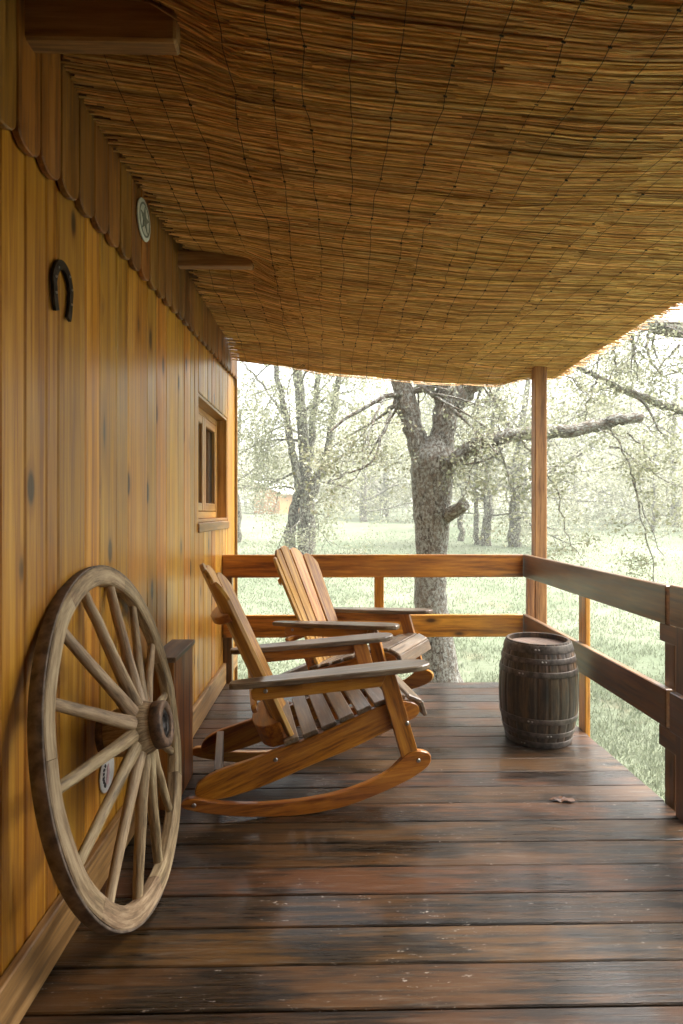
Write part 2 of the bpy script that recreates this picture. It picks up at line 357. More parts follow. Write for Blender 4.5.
def tag(o, label, cat, group=None):
    o['label'] = label; o['category'] = cat
    if group: o['group'] = group
    return o
def thing(name, label, cat, loc=(0, 0, 0), rotz=0, group=None):
    o = bpy.data.objects.new(name, None); col.objects.link(o); o.location = loc; o.rotation_euler = (0, 0, rotz)
    o.empty_display_size = 0.1
    return tag(o, label, cat, group)
def dup(root, loc, rotz, label=None, scale=None):
    r = root.copy(); col.objects.link(r); r.location = loc; r.rotation_euler = (0, 0, rotz)
    if scale: r.scale = (scale,)*3
    if label: r['label'] = label
    for ch in list(root.children):
        c = ch.copy(); col.objects.link(c); c.parent = r
        for g in list(ch.children):
            d = g.copy(); col.objects.link(d); d.parent = c
    return r
def quads(name, centers, size, mat, parent=None, seed=0, aspect=0.6, up=False, curl=0.25):
    """leaf sized faces, each a bent pair of triangles"""
    rg = np.random.default_rng(seed); C = np.asarray(centers, dtype=np.float32); n = len(C)
    a = rg.normal(size=(n, 3)); a /= np.linalg.norm(a, axis=1)[:, None]
    b = rg.normal(size=(n, 3)); b -= a*(a*b).sum(1)[:, None]; b /= np.linalg.norm(b, axis=1)[:, None]
    c = np.cross(a, b)
    s = size*rg.uniform(0.6, 1.3, (n, 1))
    v = np.empty((n, 4, 3), dtype=np.float32)
    v[:, 0] = C-a*s; v[:, 1] = C+b*s*aspect+c*s*curl; v[:, 2] = C+a*s; v[:, 3] = C-b*s*aspect+c*s*curl
    me = bpy.data.meshes.new(name)
    me.vertices.add(4*n); me.vertices.foreach_set('co', v.ravel())
    me.loops.add(4*n); me.loops.foreach_set('vertex_index', np.arange(4*n, dtype=np.int32))
    me.polygons.add(n); me.polygons.foreach_set('loop_start', np.arange(0, 4*n, 4, dtype=np.int32))
    try: me.polygons.foreach_set('loop_total', np.full(n, 4, dtype=np.int32))
    except Exception: pass
    at = me.attributes.new('rnd', 'FLOAT', 'FACE'); at.data.foreach_set('value', rg.uniform(0, 1, n).astype(np.float32))
    me.update(calc_edges=True); me.materials.append(mat)
    o = bpy.data.objects.new(name, me); col.objects.link(o)
    if parent is not None: o.parent = parent
    return o

random.seed(7)
# ------------------------------------------------------------------ setting: ground, haze
def gz(x, y):
    d = max(0.0, math.hypot(max(0, x-2)*0.55, max(0, y-5)) if y > 5 or x > 2 else 0.0)
    z = -0.70 + 0.030*d
    if d > 130: z -= 0.020*(d-130)
    z += 0.03*math.sin(x*0.9+1)*math.sin(y*0.7) + 0.09*math.sin(x*0.13+2)*math.sin(y*0.11+1)*min(1, d/20)
    return z
def build_ground():
    xs = sorted(set([-400, -250, -160, -110] + [(-80+i*2.5) for i in range(65)] + [-6+i*0.6 for i in range(40)] + [110, 160, 250, 400]))
    ys = sorted(set([-60, -40, -20, -10, -4, 0] + [2+i*0.6 for i in range(30)] + [20+i*2.5 for i in range(60)] + [190, 230, 280, 340, 420]))
    v = [(x, y, gz(x, y)) for y in ys for x in xs]; nx = len(xs)
    f = [(j*nx+i, j*nx+i+1, (j+1)*nx+i+1, (j+1)*nx+i) for j in range(len(ys)-1) for i in range(nx-1)]
    m = MB(); m.add(v, f, v, 0.5, None, True)
    return m.build('ground', M['ground'], kind='structure')
build_ground()

def build_haze():
    m = MB(); x0, x1, y0, y1, z0, z1 = -402, 402, -62, 422, -7.5, 26
    v = [(x, y, z) for z in (z0, z1) for y in (y0, y1) for x in (x0, x1)]
    m.add(v, [(0, 2, 3, 1), (4, 5, 7, 6), (0, 1, 5, 4), (2, 6, 7, 3), (0, 4, 6, 2), (1, 3, 7, 5)], v, 0)
    mt = bpy.data.materials.new('haze_air'); mt.use_nodes = True; t = mt.node_tree; t.nodes.clear()
    o = t.nodes.new('ShaderNodeOutputMaterial'); p = t.nodes.new('ShaderNodeVolumePrincipled')
    p.inputs['Color'].default_value = (0.93, 0.95, 0.92, 1); p.inputs['Density'].default_value = 0.0026; p.inputs['Anisotropy'].default_value = 0.2
    t.links.new(p.outputs[0], o.inputs['Volume'])
    return m.build('haze', mt, kind='stuff')
HAZE = True
if HAZE: build_haze()

# ------------------------------------------------------------------ cabin
WX = -0.78
cabin = thing('wooden_cabin', 'pine plank cabin wall with scalloped upper cladding on the left of the porch', 'cabin', (WX, 1.5, 0))
inv = Matrix.Translation((-WX, -1.5, 0))
def cb(name, m, mat, parent=None): return m.build(name, mat, parent or cabin)
WY0, WY1, WZ0, WZ1 = 3.57, 4.59, 1.185, 1.964
def wall_planks():
    m = MB(); edges = [-2.2]
    known = [1.552, 1.668, 1.74, 1.93, 2.05, 2.207, 2.333, 2.578, 2.72, 2.88, 3.10, 3.23, 3.367, 3.47]
    while edges[-1] < 1.42: edges.append(edges[-1]+random.uniform(0.11, 0.15))
    edges = [e for e in edges if e < 1.46]+known+[WY0]
    y = WY0
    while y < WY1-0.18: y += random.uniform(0.12, 0.15); edges.append(y)
    edges += [WY1, 4.76, 4.93]
    for a, b in zip(edges, edges[1:]):
        r = random.random(); g = 0.0022
        def pl(z0, z1):
            m.box((WX-0.0125+random.uniform(-.0012, .0012), (a+b)/2, (z0+z1)/2), (0.025, b-a-2*g, z1-z0), inv, 2, 0.005, r)
        if a >= WY0-1e-6 and b <= WY1+1e-6: pl(-0.55, WZ0); pl(WZ1, 2.9)
        else: pl(-0.55, 2.9)
    # backing, so the seams are dark but closed
    for c, s in (((WX-0.045, (WY0-2.2)/2, 1.17), (0.03, WY0+2.2, 3.4)), ((WX-0.045, (WY1+4.9)/2, 1.17), (0.03, 4.9-WY1, 3.4)),
                 ((WX-0.045, (WY0+WY1)/2, (WZ0-0.55)/2), (0.03, WY1-WY0, WZ0+0.55)), ((WX-0.045, (WY0+WY1)/2, (WZ1+2.9)/2), (0.03, WY1-WY0, 2.9-WZ1))):
        m.box(c, s, inv, 2, 0.001, 0.1)
    # end wall, rear part of the cabin
    x = WX-0.03
    while x > -4.2:
        w = random.uniform(0.12, 0.15)
        m.box((x-w/2, 4.93-0.0125, 1.17), (w-0.003, 0.025, 3.4), inv, 2, 0.004); x -= w
    m.box((-2.5, 4.88, 1.17), (3.4, 0.03, 3.4), inv, 2, 0.001, 0.1)
    m.box((-4.2, 1.35, 1.17), (0.05, 7.1, 3.4), inv, 2, 0.002, 0.4); m.box((-2.5, -2.2, 1.17), (3.4, 0.05, 3.4), inv, 2, 0.002, 0.4)
    m.box((-2.5, 1.35, -0.1), (3.3, 7.0, 0.05), inv, 1, 0.002, 0.4)
    return m
cb('wall', wall_planks(), M['wall'])
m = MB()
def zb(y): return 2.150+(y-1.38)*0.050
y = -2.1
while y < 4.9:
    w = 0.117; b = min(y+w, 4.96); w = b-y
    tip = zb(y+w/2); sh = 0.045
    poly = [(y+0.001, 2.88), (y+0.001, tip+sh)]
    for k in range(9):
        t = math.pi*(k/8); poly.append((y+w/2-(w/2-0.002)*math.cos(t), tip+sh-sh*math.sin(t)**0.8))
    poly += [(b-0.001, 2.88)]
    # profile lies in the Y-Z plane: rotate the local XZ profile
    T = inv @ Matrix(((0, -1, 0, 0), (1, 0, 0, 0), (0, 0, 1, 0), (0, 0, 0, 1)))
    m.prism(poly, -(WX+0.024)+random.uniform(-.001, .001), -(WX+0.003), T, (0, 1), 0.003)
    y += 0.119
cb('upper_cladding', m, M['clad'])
m = MB()
m.box((WX+0.0135, 1.35, 0.079), (0.026, 7.1, 0.148), inv, 1, 0.004); cb('baseboard', m, M['base'])
m = MB()
m.box((WX-0.006, 4.94, 1.2), (0.055, 0.016, 3.3), inv, 2, 0.004); cb('corner_board', m, M['base'])
m = MB(); x = WX  # unseen plank wall behind the camera, added to darken the near porch
while x < 1.85:
    w = random.uniform(0.12, 0.15); m.box((x+w/2, -1.25, 1.1), (w-0.004, 0.025, 3.5), inv, 2, 0.004); x += w
y = -1.23  # unseen side panel on the right, added to keep light off the near end
while y < 0.8:
    w = random.uniform(0.12, 0.15); m.box((1.60, y+w/2, 1.0), (0.025, w-0.004, 3.3), inv, 2, 0.004); y += w
cb('light_block_walls', m, M['wall'])
m = MB(); m.box((WX-0.02, -2.6, 1.17), (0.04, 0.8, 3.4), inv, 2, 0.004); cb('light_block_return', m, M['wall'])  # unseen wall piece, added to block light from behind the camera
# cabin roof
m = MB()
for i in range(2):
    m.box((-2.55, 1.4, 3.35 if i == 0 else 3.42), (4.4, 7.6, 0.06), inv @ Matrix.Translation((-2.55, 0, 3.3)) @ Matrix.Rotation(R(14), 4, 'Y') @ Matrix.Translation((2.55, 0, -3.3)), 1, 0.01)
cb('roof', m, M['roof_panel'])
m = MB()
m.box((-2.5, 1.35, 2.93), (3.5, 7.1, 0.04), inv, 1, 0.002); cb('ceiling_board', m, M['roof_panel'])
# window
m = MB(); fx = WX-0.055
for a, b in ((WY0, WY0+0.02), (WY1-0.02, WY1)): m.box((WX-0.068, (a+b)/2, (WZ0+WZ1)/2), (0.13, 0.018, WZ1-WZ0-0.004), inv, 2, 0.002)
for z in (WZ0+0.012, WZ1-0.012): m.box((WX-0.068, (WY0+WY1)/2, z), (0.128, WY1-WY0-0.04, 0.018), inv, 1, 0.002)
for a, b in ((WY0+0.021, WY0+0.066), (WY1-0.066, WY1-0.021)): m.box((WX-0.10, (a+b)/2, (WZ0+WZ1)/2), (0.05, b-a, WZ1-WZ0-0.05), inv, 2, 0.004)
for z in (WZ0+0.045, WZ1-0.045): m.box((WX-0.10, (WY0+WY1)/2, z), (0.048, WY1-WY0-0.135, 0.045), inv, 1, 0.004)
win = cb('window', m, M['window'])
ym = (WY0+WY1)/2
for s0, s1 in ((WY0+0.069, ym-0.001), (ym+0.001, WY1-0.069)):
    m = MB(); w = 0.055; xo = WX-0.088
    for a, b in ((s0, s0+w), (s1-w, s1)): m.box((xo, (a+b)/2, (WZ0+WZ1)/2), (0.035, w, WZ1-WZ0-0.142), inv, 2, 0.005)
    for z in (WZ0+0.071+w/2, WZ1-0.071-w/2): m.box((xo, (s0+s1)/2, z), (0.033, s1-s0-2*w-0.002, w), inv, 1, 0.005)
    sash = m.build('sash', M['window'], win)
    m = MB(); m.box((WX-0.098, (s0+s1)/2, (WZ0+WZ1)/2), (0.006, s1-s0-2*w+0.01, WZ1-WZ0-0.25), inv, 2, 0.001)
    m.build('pane', M['glass'], win)
m = MB(); m.box((WX+0.004, (WY0+WY1)/2, WZ0-0.030), (0.016, WY1-WY0+0.03, 0.056), inv, 1, 0.005); m.build('sill', M['base'], win)

# ------------------------------------------------------------------ deck
deck = thing('porch_deck', 'dark brown worn plank deck of the porch with wet sheen', 'deck', (0.34, 1.5, -0.7))
di = Matrix.Translation((-0.34, -1.5, 0.7))
m = MB(); P = 0.152
for k in range(-31, 18):
    y0 = 1.659+k*P; dx = random.uniform(-0.004, 0.004)
    m.box(((WX+1.45)/2+dx/2, y0+P/2+random.uniform(-.0008, .0008), -0.014+random.uniform(-.0012, .0004)), (1.45-WX-0.004+dx, P-0.0055, 0.028), di @ Matrix.Translation((0, 0, 0)), 0, 0.0035)
m.build('floorboards', M['deck'], deck)
m = MB()
m.box((1.41, 1.2, -0.110), (0.045, 6.3, 0.16), di, 1, 0.004); m.box((0.335, 4.37, -0.112), (2.1, 0.045, 0.16), di, 0, 0.004)
for x in (-0.7, -0.1, 0.45, 0.95): m.box((x, 1.2, -0.112), (0.05, 6.28, 0.155), di, 1, 0.004)
m.build('joists', M['rail_dark'], deck)
for x in (-0.6, 0.4, 1.35):
    for yy in (-1.6, 1.4, 4.3):
        m = MB(); m.box((x, yy, -0.47), (0.09, 0.09, 0.56), di, 2, 0.004); m.build('support_post', M['post'], deck)

# ------------------------------------------------------------------ railing
rail = thing('porch_railing', 'two board orange and brown wooden railing round the deck edge', 'railing', (1.45, 4.38, 0))
ri = Matrix.Translation((-1.45, -4.38, 0))
def rb(name, c, s, grain, mat, **k):
    m = MB(); m.box(c, s, ri, grain, 0.004); return m.build(name, M[mat], rail, **k)
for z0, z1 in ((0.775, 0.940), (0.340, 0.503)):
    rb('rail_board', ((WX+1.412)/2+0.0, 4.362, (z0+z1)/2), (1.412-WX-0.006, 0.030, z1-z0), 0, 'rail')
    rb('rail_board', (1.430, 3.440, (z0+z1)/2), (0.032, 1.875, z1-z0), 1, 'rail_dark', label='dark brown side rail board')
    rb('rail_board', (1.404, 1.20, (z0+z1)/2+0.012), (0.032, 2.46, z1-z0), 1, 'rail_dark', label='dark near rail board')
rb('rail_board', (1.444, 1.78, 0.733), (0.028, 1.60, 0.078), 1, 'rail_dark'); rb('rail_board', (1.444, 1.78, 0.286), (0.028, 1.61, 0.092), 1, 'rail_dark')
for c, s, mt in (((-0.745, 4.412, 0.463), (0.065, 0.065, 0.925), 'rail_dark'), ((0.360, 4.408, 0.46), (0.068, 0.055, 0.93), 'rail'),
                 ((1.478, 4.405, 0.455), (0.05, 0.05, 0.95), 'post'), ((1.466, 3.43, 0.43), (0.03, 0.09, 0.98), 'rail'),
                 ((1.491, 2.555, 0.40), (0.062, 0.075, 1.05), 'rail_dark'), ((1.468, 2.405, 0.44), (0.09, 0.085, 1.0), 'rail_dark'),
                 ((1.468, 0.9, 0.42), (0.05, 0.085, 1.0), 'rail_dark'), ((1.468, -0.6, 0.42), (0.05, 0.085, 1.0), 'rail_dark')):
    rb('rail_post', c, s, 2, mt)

# ------------------------------------------------------------------ porch roof
proof = thing('porch_roof', 'porch roof lined with golden reed matting under its rafters', 'porch roof', (1.55, 4.43, -0.7))
pi_ = Matrix.Translation((-1.55, -4.43, 0.7))
def bump1(t): return abs(math.sin(math.pi*t))
def rz(x, y, roll=0):
    if x < 1.0: z = 2.525+(x+0.72)/1.72*(2.362-2.525)
    else: z = 2.362-(x-1.0)*0.045
    s = ((y-2.47)/1.95)
    fade = 0.35+0.65*min(1, max(0, (x+0.72)/0.8))
    if x > 1.0: fade *= max(0.25, 1-(x-1.0)/1.0)
    fade = min(fade, 1.0) if x > -0.3 else fade*0.6
    if x > 0.7: fade *= max(0.25, 1-(x-0.7)/0.8)
    z -= 0.082*(bump1(s)**0.6)*fade
    for yb in (1.53, 3.02): z += 0.05*math.exp(-((y-yb)/0.16)**2)*max(0, min(1, (-0.30-x)/0.1))
    if y > 4.4: z -= 0.085*((y-4.4)/0.25)*(1 if x < 1.35 else max(0.25, 1-(x-1.35)/0.2))
    z += 0.006*math.sin(x*3.1+y*2.0)*math.sin(y*6.3+x)+0.002*math.sin(x*9+y*9.0)
    if roll: z += 0.014*max(0, 1-(x-0.97)/0.25)-0.008
    return z
random.seed(11)
def reed_mat(x0, x1, roll, seed):
    random.seed(seed); m = MB(); y = -0.9
    while y < 4.66:
        dens = 0.0062
        y += dens*random.uniform(0.75, 1.25)*(1 if random.random() > .05 else 1.9)
        tilt = random.gauss(0, 0.006)+0.005*math.sin(y*3.1)+(0.02 if roll else 0)
        a = x0+random.uniform(-0.012, 0.012)+0.02*math.sin(y*2.7); b = x1+(random.choice((1, 1, 1.8))*random.uniform(-0.045, 0.040) if roll else random.uniform(-0.03, 0.03)) + (0.02*math.sin(y*5) if roll else 0)
        cuts = [a]
        L = b-a; k = max(1, int(L/0.8))
        for q in range(k): cuts.append(a+L*(q+1)/(k+1)+random.uniform(-0.25, 0.25)*L/(k+1))
        cuts.append(b)
        for c0, c1 in zip(cuts, cuts[1:]):
            rad = random.uniform(0.0026, 0.0044); dz = random.uniform(-0.004, 0.004); dy = random.uniform(-0.004, 0.004)
            n = max(3, int((c1-c0)/0.13)); pts = []
            e = random.uniform(0.0, 0.06)
            for i in range(n+1):
                x = (c0-e)+(c1-c0+2*e if c1 < b-1e-6 else c1-c0+e)*i/n
                yy = y+dy+tilt*(x-x0)
                pts.append((x, yy, rz(x, yy, roll)+dz))
            m.tube(pts, [rad*(1-0.35*i/n) for i in range(n+1)], 4, pi_, None, True, True)
    for k in range(170 if not roll else 90):
        x = random.uniform(x0+.05, x1-.15); L = random.uniform(.12, .5); L = min(L, x1-x-.02); y = random.uniform(-.7, 4.55); tl = random.gauss(0, .07)
        m.tube([(x+L*i/4, y+tl*L*i/4, rz(x+L*i/4, y+tl*L*i/4, roll)-.0075-(.004 if i in (0, 4) else 0)) for i in range(5)], random.uniform(.0018, .003), 4, pi_)
    return m
def reed_back(x0, x1, roll, seed):
    random.seed(seed); m = MB(); y = -0.9
    while y < 4.655:
        y += 0.0078*random.uniform(0.9, 1.1); n = 7; rad = random.uniform(0.0042, 0.005)
        m.tube([(x0+(x1-x0)*i/n, y, rz(x0+(x1-x0)*i/n, y, roll)+0.0085) for i in range(n+1)], rad, 4, pi_, None, True, True)
    return m
mat1 = reed_mat(-0.705, 1.03, 0, 3).build('reed_mat', M['reed'], proof)
mat2 = reed_mat(0.985, 1.80, 1, 4).build('reed_mat', M['reed'], proof)
random.seed(5)
def wires(xa, xb, step, roll, parent):
    m = MB(); x = xa
    while x < xb:
        pts = []; ph = random.random()*6; y = -0.85; w = 0
        while y < 4.66:
            w = w*0.86+random.gauss(0, 0.0045)
            pts.append((x+w+0.008*math.sin(y*1.7+ph), y, rz(x, y, roll)-0.0062+random.uniform(-.001, .001))); y += 0.055
        m.tube(pts, 0.0010, 4, pi_, None, True, True)
        for p in pts[::2]:
            if random.random() < 0.55:
                m.tube([(p[0]-0.004, p[1], p[2]-0.0008), (p[0]+0.005, p[1]+0.003, p[2]-0.001)], 0.0028, 4, pi_)
        x += step*random.uniform(0.9, 1.1)
    m.build('binding_wire', M['wire'], parent)
wires(-0.63, 0.99, 0.118, 0, mat1); wires(1.07, 1.76, 0.125, 1, mat2)
reed_back(-0.70, 1.03, 0, 13).build('reed_backing', M['reed'], mat1); reed_back(0.985, 1.77, 1, 14).build('reed_backing', M['reed'], mat2)
# boarding above the reeds and rafters
m = MB()
y = -3.1
while y < 4.62:
    m.box((0.50, y+0.09, 2.665), (2.56, 0.176, 0.02), pi_ @ Matrix.Translation((0, 0, 0)) @ Matrix.Translation((0.5, 0, 2.665)) @ Matrix.Rotation(R(2.6), 4, 'Y') @ Matrix.Translation((-0.5, 0, -2.665)), 0, 0.002); y += 0.18
m.build('roof_boards', M['roof_panel'], proof)
for yy, z, w in ((1.53, 2.480, 0.11), (3.02, 2.512, 0.075)):
    m = MB()
    m.box((-0.58, yy, z), (0.39, 0.055, w), pi_, 0, 0.006); m.build('rafter', M['rafter'], proof)
for yy in (-1.6, 0.0, 1.555, 3.02, 4.46):
    m = MB(); m.box((0.51, yy, 2.60), (2.5, 0.06, 0.09), pi_ @ Matrix.Translation((0.5, 0, 2.6)) @ Matrix.Rotation(R(2.6), 4, 'Y') @ Matrix.Translation((-0.5, 0, -2.6)), 0, 0.004); m.build('rafter', M['rafter'], proof)
m = MB(); m.box((1.565, 1.1, 2.42), (0.07, 6.75, 0.10), pi_, 1, 0.004); m.build('eave_beam', M['rafter'], proof)
m = MB(); m.box((1.553, 4.428, 0.835), (0.088, 0.088, 3.07), pi_, 2, 0.005); m.build('post', M['post'], proof)
m = MB(); m.box((1.553, -1.2, 0.835), (0.088, 0.088, 3.07), pi_, 2, 0.005); m.build('post', M['post'], proof)
# frayed stems hanging at the far edge
m = MB()
for k in range(7):
    x = -0.21+random.uniform(-.03, .03); m.tube([(x, 4.60, 2.385), (x+random.uniform(-.05, .05), 4.585, 2.372+random.uniform(-.02, .01))], 0.0022, 4, pi_)
m.build('loose_reed', M['box_top'], mat1)

# ------------------------------------------------------------------ things on the wall
def horseshoe():
    t = thing('horseshoe', 'black iron horseshoe nailed open end down on the plank wall', 'horseshoe', (WX+0.008, 1.745, 1.885))
    m = MB(); prof = []
    N = 26
    for i in range(N+1):
        a = R(-42)+R(264)*i/N; w = 0.023 if 5 < i < N-5 else 0.020
        prof.append((0.055*math.cos(a)*(1.0 if math.sin(a) > 0 else 0.93), 0.075*math.sin(a) if math.sin(a) > 0 else 0.10*math.sin(a), w))
    for i in range(N):
        pass
    ring = []
    for i, (yy, z, w) in enumerate(prof):
        p0 = Vector(prof[max(0, i-1)][:2]); p1 = Vector(prof[min(N, i+1)][:2]); d = (p1-p0).normalized(); n = Vector((-d.y, d.x))
        c = Vector((yy, z))
        for s, x in ((-1, -.004), (-1, .005), (1, .005), (1, -.004)):
            q = c+n*s*w/2*1.15; ring.append((x, q.x, q.y))
    F = []
    for i in range(N):
        for k in range(4): F.append((i*4+k, i*4+(k+1) % 4, i*4+4+(k+1) % 4, i*4+4+k))
    F += [(0, 3, 2, 1), (N*4, N*4+1, N*4+2, N*4+3)]
    m.add(ring, F, ring, .5); m.build('shoe', M['dark_iron'], t)
    for i in (3, 6, 9, 17, 20, 23):
        m = MB(); m.box((0.007, prof[i][0], prof[i][1]), (0.004, 0.006, 0.006), None, 0, 0.001); m.build('nail', M['bolt'], t)
horseshoe()
def disc_mb(r, x0, x1, n=40):
    m = MB(); T = Matrix.Rotation(R(90), 4, 'Y')
    m.lathe([(0.001, x0), (r-0.003, x0), (r, x0+0.003), (r, x1-0.002), (r-0.002, x1), (0.001, x1)], n, T)
    return m
def emblem():
    t = thing('wall_emblem', 'round whitish plaque with a grey star high on the scalloped cladding', 'wall plaque', (WX+0.026, 2.43, 2.425))
    disc_mb(0.081, 0, 0.008).build('disc', M['white_enamel'], t)
    T = Matrix.Rotation(R(90), 4, 'Y')
    m = MB(); m.lathe([(0.058, 0.0082), (0.058, 0.010), (0.066, 0.010), (0.066, 0.0082)], 40, T); m.build('ring', M['grey_enamel'], t)
    m = MB(); pts = []
    for k in range(10):
        a = R(90)+k*R(36); r = 0.054 if k % 2 == 0 else 0.022; pts.append((r*math.cos(a), r*math.sin(a)))
    Tz = Matrix(((0, -1, 0, 0), (1, 0, 0, 0), (0, 0, 1, 0), (0, 0, 0, 1)))
    for k in range(10):
        m.prism([(0, 0), pts[k], pts[(k+1) % 10]], -0.0085, -0.0115 if k % 2 else -0.0105, Tz, (1, 0), 0.0004)
    m.build('star', M['grey_enamel'], t)
emblem()
def low_plaque():
    t = thing('round_plaque', 'white round plaque with black marks low on the wall behind the wheel spokes', 'wall plaque', (WX+0.001, 2.10, 0.345))
    disc_mb(0.066, 0, 0.007).build('disc', M['white_enamel'], t)
    Tz = Matrix(((0, -1, 0, 0), (1, 0, 0, 0), (0, 0, 1, 0), (0, 0, 0, 1)))
    m = MB()
    for k, a in enumerate((130, 148, 166, 184, 202, 220, 236)):
        c = Matrix.Translation((0, 0.040*math.cos(R(a)), 0.043*math.sin(R(a)))) @ Matrix.Rotation(R(a), 4, 'X')
        m.box((0.0084, 0, 0), (0.002, 0.013, 0.0085), c, 0, 0.0003)
        if k % 2: m.box((0.0084, 0.006, 0.003), (0.002, 0.004, 0.007), c, 0, 0.0003)
    m.build('lettering', M['black_paint'], t)
    m = MB(); m.prism([(-0.02, -0.035), (0.0, -0.038), (0.012, 0.0), (0.004, 0.03), (-0.008, 0.02), (-0.012, -0.01)], -0.0075, -0.0095, Tz, (0, 1), 0.0004); m.build('motif', M['pink_paint'], t)
low_plaque()

# ------------------------------------------------------------------ box by the wall
bt = thing('wall_box', 'narrow dark wooden box standing against the wall behind the wagon wheel', 'box', (-0.70, 2.70, 0))
m = MB()
m.box((-0.002, -0.163, 0.31), (0.098, 0.022, 0.62), None, 2, 0.003); m.box((-0.002, 0.163, 0.31), (0.098, 0.022, 0.62), None, 2, 0.003)
m.build('end_panel', M['box'], bt)
m = MB(); m.box((0.038, 0, 0.31), (0.02, 0.302, 0.62), None, 2, 0.003); m.box((-0.042, 0, 0.31), (0.016, 0.302, 0.62), None, 2, 0.003); m.build('side_panel', M['box'], bt)
m = MB(); m.box((0.0, 0, 0.631), (0.112, 0.366, 0.022), None, 1, 0.003); m.build('lid', M['box_top'], bt)

# ------------------------------------------------------------------ wagon wheel
def wagon_wheel():
    t = thing('wagon_wheel', 'old fourteen spoke wooden wagon wheel leaning against the cabin wall', 'wagon wheel', (-0.614, 1.962, 0))
    # local wheel frame: axis = local x (towards the porch), then lean and yaw
    RW = 0.547; lean = R(11.3); yaw = R(0.2)
    zc = RW*math.cos(lean)+0.004
    T = Matrix.Translation((-0.035, 0, zc)) @ Matrix.Rotation(yaw, 4, 'Z') @ Matrix.Rotation(-lean, 4, 'Y')
    A = T @ Matrix.Rotation(R(90), 4, 'Y')      # lathe z -> wheel axis
    random.seed(3)
    m = MB(); ri_, ro = RW-0.062, RW-0.007
    prof = [(ri_, -0.039), (ri_-0.004, -0.034), (ri_-0.004, -0.008), (ri_, -0.002), (ri_+0.006, 0.0), (ro-0.004, 0.0), (ro, -0.003), (ro, -0.040), (ro-0.005, -0.043), (ri_+0.006, -0.043), (ri_, -0.039)]
    # seven felloes with fine joints; grain follows the rim
    n = 98
    for q in range(7):
        verts = []; g = []; rr = random.random()
        for k in range(15):
            tt = 2*math.pi*(q*14+k)/n + (0.0012 if k == 0 else -0.0012 if k == 14 else 0)
            for r, z in prof:
                r2 = r+0.0012*math.sin(tt*9+z*40); z2 = z+0.0010*math.sin(tt*13)
                verts.append((r2*math.cos(tt), r2*math.sin(tt), z2)); g.append((tt*RW, r, z))
        mm = len(prof); F = []
        for k in range(14):
            for i in range(mm-1): F.append((k*mm+i, (k+1)*mm+i, (k+1)*mm+i+1, k*mm+i+1))
        m.add(verts, F, g, rr, A, False)
    m.build('rim', M['wheel'], t)
    m = MB(); m.lathe([(ro+0.0005, -0.041), (RW-0.001, -0.041), (RW, -0.039), (RW, -0.006), (RW-0.001, -0.004), (ro+0.0005, -0.004)], 98, A); m.build('tyre', M['tyre'], t)
    for k in range(14):
        a = 2*math.pi*(k+0.865)/14
        d = Vector((0, math.cos(a), math.sin(a)))
        m = MB(); p0 = d*0.060+Vector((0.040, 0, 0)); p1 = d*(ri_+0.003)+Vector((-0.026, 0, 0))
        pts = [p0.lerp(p1, i/8)+Vector((random.gauss(0, .0007), random.gauss(0, .0007), 0)) for i in range(9)]
        rad = [0.025, 0.0235, 0.021, 0.0195, 0.0185, 0.018, 0.0175, 0.0165, 0.016]
        m.tube(pts, rad, 12, T, None, True, True, 0.82); m.build('spoke', M['wheel'], t)
    m = MB(); m.lathe([(0.058, -0.085), (0.066, -0.082), (0.072, -0.05), (0.080, -0.015), (0.085, 0.02), (0.085, 0.055), (0.078, 0.070), (0.074, 0.078), (0.074, 0.10)], 40, A)
    hub = m.build('hub', M['wheel'], t)
    m = MB(); m.lathe([(0.0735, 0.086), (0.0755, 0.087), (0.0735, 0.120), (0.066, 0.123), (0.050, 0.123), (0.046, 0.119), (0.046, 0.100), (0.001, 0.100)], 40, A); m.build('nose_band', M['hub_iron'], hub)
    m = MB(); m.lathe([(0.0445, 0.101), (0.044, 0.115), (0.030, 0.116), (0.026, 0.112), (0.024, 0.104), (0.001, 0.104)], 32, A); m.build('axle_box', M['dark_iron'], hub)
    m = MB(); m.lathe([(0.06, -0.088), (0.071, -0.086), (0.073, -0.062), (0.0725, -0.0615)], 40, A); m.build('rear_band', M['hub_iron'], hub)
wagon_wheel()

